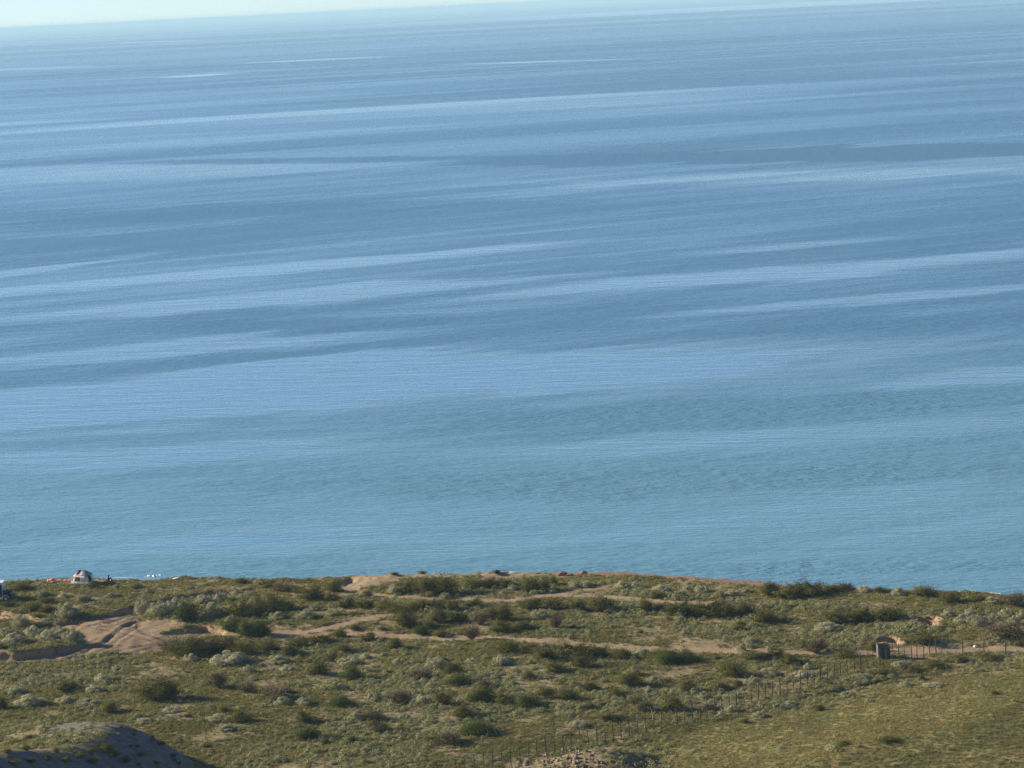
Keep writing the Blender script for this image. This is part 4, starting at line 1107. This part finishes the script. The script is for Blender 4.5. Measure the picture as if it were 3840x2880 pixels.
for k in range(nb + 1):
    t_ = k / nb; wdt = 0.25 * (math.sin(math.pi * min(1, t_ * 0.96 + 0.04)) ** 0.55) + 0.01
    x_ = -0.85 + 1.7 * t_; zz = 0.05 + 0.32 * max(0, t_ - 0.45) ** 1.6 * 2
    V += [(x_, -wdt, zz + .03), (x_, 0, zz + .05), (x_, wdt, zz + .03), (x_, 0, zz - .03)]
for k in range(nb):
    for j in range(4): Fq.append((k * 4 + j, k * 4 + (j + 1) % 4, k * 4 + 4 + (j + 1) % 4, k * 4 + 4 + j))
Fq += [(0, 1, 2, 3), (nb * 4 + 3, nb * 4 + 2, nb * 4 + 1, nb * 4)]
me = bpy.data.meshes.new('deck'); me.from_pydata(V, [], Fq); me.materials.append(plain('white_board', (0.78, 0.77, 0.74), 0.35, 0.04)); me.polygons.foreach_set('use_smooth', [True] * len(me.polygons))
link('deck', me, bd)
MB().box((-.62, 0, -.0), (.16, .02, .12)).build('fin', M_BLACK, bd)
MB().tube([(-.75, .05, .09), (-.9, .25, .03), (-.6, .4, .02), (-.4, .3, .02)], .014, 5).build('leash', M_BLACK, bd)
tag(bd, 'white board with an upturned tip lying beside the orange float', 'board')
p = hit(246, 2182); cb = root('cool_box', tuple(p), R(15))
MB().box((0, 0, .12), (.36, .24, .24), None, .03).build('box', plain('orange_box', (0.62, 0.22, 0.08), 0.5), cb)
MB().box((-.05, 0, .265), (.34, .25, .045), None, .015).build('lid', M_TRIM, cb)
MB().tube([(-.16, 0, .26), (-.14, 0, .36), (.08, 0, .36), (.10, 0, .26)], .012, 5).build('handle', M_POLE, cb)
tag(cb, 'small orange and white box between the float and the tent', 'cool box')

# dinghy on the beach behind the bluff edge
p = hit(664, 2172); dg_ = root('dinghy', (p[0], p[1] , p[2] ), R(8))
V = []; Fq = []; nl_, nc_ = 12, 8
for k in range(nl_ + 1):
    t_ = k / nl_; x_ = -0.85 + 1.7 * t_; wdt = 0.46 * (1 - abs(2 * t_ - 1.1) ** 2.6 * 0.85); hgt = 0.40 * (1 - abs(2 * t_ - 1.25) ** 2 * 0.55)
    for j in range(nc_ + 1):
        a = math.pi * j / nc_; V.append((x_, -wdt * math.cos(a), max(0.03, hgt) * math.sin(a) ** 0.8))
for k in range(nl_):
    for j in range(nc_): o_ = k * (nc_ + 1) + j; Fq.append((o_, o_ + 1, o_ + nc_ + 2, o_ + nc_ + 1))
me = bpy.data.meshes.new('hull'); me.from_pydata(V, [], Fq); me.materials.append(plain('white_hull', (0.75, 0.75, 0.73), 0.4, 0.05)); me.polygons.foreach_set('use_smooth', [True] * len(me.polygons))
ho = link('hull', me, dg_); ho.modifiers.new('thickness', 'SOLIDIFY').thickness = 0.03
ring = [(-0.85 + 1.7 * t_, -0.48 * (1 - abs(2 * t_ - 1.1) ** 2.6 * 0.85), .03) for t_ in np.linspace(0, 1, 13)]
ring += [(a, -b, c) for a, b, c in reversed(ring)]
MB().tube(ring + ring[:1], .035, 6).build('gunwale', M_BLACK, dg_)
MB().tube([(-.8, 0, .16), (-.2, 0, .40), (.4, 0, .44), (.8, 0, .3)], .025, 5).build('keel', M_BLACK, dg_)
dg_.scale = (0.75, 0.7, 0.62)
tag(dg_, 'small overturned white dinghy at the bluff edge right of the breaking foam', 'dinghy')

# ------------------------------------------------------------------ camper van at the left edge
M_VAN = plain('white_van_paint', (0.74, 0.75, 0.75), 0.35, 0.03, 2); M_NAVY = plain('navy_shaded_front', (0.008, 0.011, 0.024), 0.7, 0.1); M_GLASS = plain('dark_glass', (0.008, 0.009, 0.012), 0.08, 0.1)  # navy colour holds the shade on the front, turned from the sun
M_TYRE = plain('tyre_rubber', (0.018, 0.018, 0.018), 0.9); M_RIM = plain('pale_rim', (0.55, 0.56, 0.54), 0.4); M_LAMP = plain('lamp_lens', (0.7, 0.66, 0.58), 0.2)
p = hit(14, 2256); vn = root('camper_van', tuple(p), R(-1))
sc_ = 1.0
MB().box((-2.35, 0.9, 1.55), (4.6, 1.9, 2.15), None, .09).build('body', M_VAN, vn)
MB().box((-2.35, 0.9, 2.65), (4.66, 1.96, 0.07), None, .02).build('roof', M_VAN, vn)
MB().box((-2.35, -0.07, 0.55), (4.62, 0.03, 0.26), None, .01).build('sill', M_VAN, vn)
MB().box((-1.32, -0.064, 1.52), (2.4, 0.03, 1.72), None, .05).build('window', M_GLASS, vn)
MB().box((-3.6, -0.064, 1.9), (1.5, 0.03, 0.8), None, .05).build('window', M_GLASS, vn)
MB().tube([(-2.6, -.10, 2.42), (-.1, -.10, 2.42)], .035, 6).build('awning_rail', M_RIM, vn)
MB().box((0.52, 0.9, 0.98), (1.06, 1.75, 0.82), None, .12).build('bonnet', M_NAVY, vn)
MB().box((-0.02, 0.9, 1.75), (0.10, 1.6, 0.75), Matrix.Rotation(R(-18), 4, 'Y'), .03).build('windscreen', M_GLASS, vn)
MB().box((1.18, 0.9, 0.62), (0.22, 1.85, 0.34), None, .05).build('bumper', M_NAVY, vn)
for yy in (0.25, 1.55): MB().ball((1.06, yy, 1.05), (.05, .13, .11), 12).build('headlight', M_LAMP, vn, True)
for (xx, yy) in ((0.30, 0.06), (0.30, 1.74), (-3.4, 0.06), (-3.4, 1.74)):
    wb = bmesh.new(); bmesh.ops.create_cone(wb, cap_ends=True, segments=24, radius1=.40, radius2=.40, depth=.24)
    bmesh.ops.transform(wb, matrix=Matrix.Translation((xx, yy, .38)) @ Matrix.Rotation(R(90), 4, 'X'), verts=wb.verts)
    t_ = MB(); t_.bm.free(); t_.bm = wb; wo = t_.build('wheel', M_TYRE, vn)
    wb = bmesh.new(); bmesh.ops.create_cone(wb, cap_ends=True, segments=20, radius1=.25, radius2=.22, depth=.04)
    bmesh.ops.transform(wb, matrix=Matrix.Translation((xx, yy - .135 if yy < 1 else yy + .135, .38)) @ Matrix.Rotation(R(90), 4, 'X'), verts=wb.verts)
    t_ = MB(); t_.bm.free(); t_.bm = wb; t_.build('rim', M_RIM, wo)
    arch = [(xx + .47 * math.cos(a), yy - .03 if yy < 1 else yy + .03, .38 + .47 * math.sin(a)) for a in np.linspace(0.1, math.pi - 0.1, 11)]
    MB().tube(arch, .05, 6).build('wheel_arch', M_VAN, vn)
MB().box((0.05, -0.12, 1.45), (0.10, 0.16, 0.24), None, .03).build('mirror', M_BLACK, vn)
tag(vn, 'white camper van with dark windows and bonnet cut off by the left edge', 'van')

# ------------------------------------------------------------------ litter by the track, dead stump by the fence
M_LIT = plain('white_litter', (0.62, 0.64, 0.68), 0.5, 0.1)
for (x, y, r, lb) in ((3658, 2429, .26, 'white scrap on the track between the first and second tall posts'), (3808, 2420, .24, 'pale scrap beside the track at the right edge'), (3572, 2430, .14, 'tiny white scrap on the track left of the tall posts')):
    p = hit(x, y); bm = bmesh.new(); bmesh.ops.create_icosphere(bm, subdivisions=2, radius=1.0)
    g5 = random.Random(x)
    for v in bm.verts: v.co *= g5.uniform(.6, 1.2)
    bmesh.ops.scale(bm, vec=(r, r * .7, r * .8), verts=bm.verts)
    t_ = MB(); t_.bm.free(); t_.bm = bm; o = t_.build('litter', M_LIT); o.location = (p[0], p[1], p[2] + r * .45)
    tag(o, lb, 'litter')
p = hit(2449, 2700); ds = root('dead_shrub', tuple(p))
M_DEAD = plain('bleached_wood', (0.40, 0.36, 0.30), 0.9)
MB().tube([(0, 0, -.1), (.02, 0, .5), (-.12, 0, 1.0), (-.22, .05, 1.35)], [.07, .055, .04, .02], 6).build('trunk', M_DEAD, ds, True)
for pts in (((-.10, 0, .95), (.05, -.05, 1.2), (.18, -.05, 1.3)), ((0, 0, .6), (.2, .1, .85), (.32, .1, 1.05)), ((-.14, 0, 1.05), (-.4, .1, 1.2), (-.55, .1, 1.45))):
    MB().tube(pts, [.03, .022, .01], 5).build('branch', M_DEAD, ds, True)
tag(ds, 'bleached crooked dead shrub standing against dark bushes by the fence', 'dead shrub')

# ------------------------------------------------------------------ breaking foam at the water's edge
k = NT('sea_foam_white'); k.put(k.bsdf.inputs['Base Color'], k.mix(k.noise(k.coord(), 3.0, 4), (0.50, 0.58, 0.62), (0.78, 0.82, 0.84))); k.put(k.bsdf.inputs['Roughness'], 0.7)
M_FOAM = k.m
fv = []; ff = []
g6 = np.random.default_rng(5)
def foam(x0, y0, x1, y1, wid, hh):
    """a low tumbling ridge of foam lying on the water between two photo pixels"""
    a, b = pix(x0, y0, 0.0), pix(x1, y1, 0.0)
    n = max(6, int(np.linalg.norm(b - a) / 0.12))
    prof = np.array([-1, -.6, -.2, .2, .6, 1.0])
    o = len(fv)
    d = (b - a) / np.linalg.norm(b - a); nr = np.array([-d[1], d[0], 0])
    for i_ in range(n + 1):
        t_ = i_ / n; e = math.sin(math.pi * t_) ** 0.6
        wv = wid * e * g6.uniform(.6, 1.2); c = a + (b - a) * t_ + nr * g6.normal(0, .08)
        for q in prof:
            fv.append(tuple(c + nr * q * wv + np.array([0, 0, 0.02 + hh * e * (1 - q * q) * g6.uniform(.5, 1.2)])))
    for i_ in range(n):
        for j in range(5): s_ = o + i_ * 6 + j; ff.append((s_, s_ + 1, s_ + 7, s_ + 6))
for a in ((553, 2162, 566, 2160, .5, .22), (569, 2162, 583, 2160, .5, .2), (582, 2161, 592, 2160, .4, .15), (595, 2158, 604, 2157, .3, .12), (540, 2162, 556, 2162, .12, .03),
          (1868, 2150, 1892, 2149, .5, .25), (1896, 2150, 1942, 2149, .5, .22), (2355, 2157, 2372, 2158, .3, .08), (2540, 2168, 2570, 2170, .2, .06),
          (3590, 2218, 3640, 2220, .3, .10), (3630, 2221, 3700, 2224, .5, .15), (3695, 2224, 3760, 2227, .3, .08), (90, 2176, 150, 2175, .15, .04), (420, 2168, 520, 2166, .15, .04), (2380, 2160, 2500, 2167, .12, .03), (2640, 2177, 2760, 2186, .12, .03)):
    foam(*a)
me = bpy.data.meshes.new('sea_foam'); me.from_pydata(fv, [], ff); me.materials.append(M_FOAM); me.polygons.foreach_set('use_smooth', [True] * len(me.polygons))
tag(link('sea_foam', me), 'thin white foam of small waves breaking at the shore', 'foam', kind='stuff')

# ------------------------------------------------------------------ sea haze
hz = MB(); hz.box((0, 30000, 40), (124000, 62000, 98))
k = NT('sea_haze'); k.n.remove(k.bsdf)
pv_ = k.new('VolumePrincipled'); pv_.inputs['Color'].default_value = (0.52, 0.83, 1.0, 1); pv_.inputs['Density'].default_value = 7.0e-5
k.t.links.new(pv_.outputs[0], k.out.inputs['Volume'])
tag(hz.build('haze', k.m), 'thin sea haze softening the horizon', 'haze', kind='stuff')

bpy.context.view_layer.update()
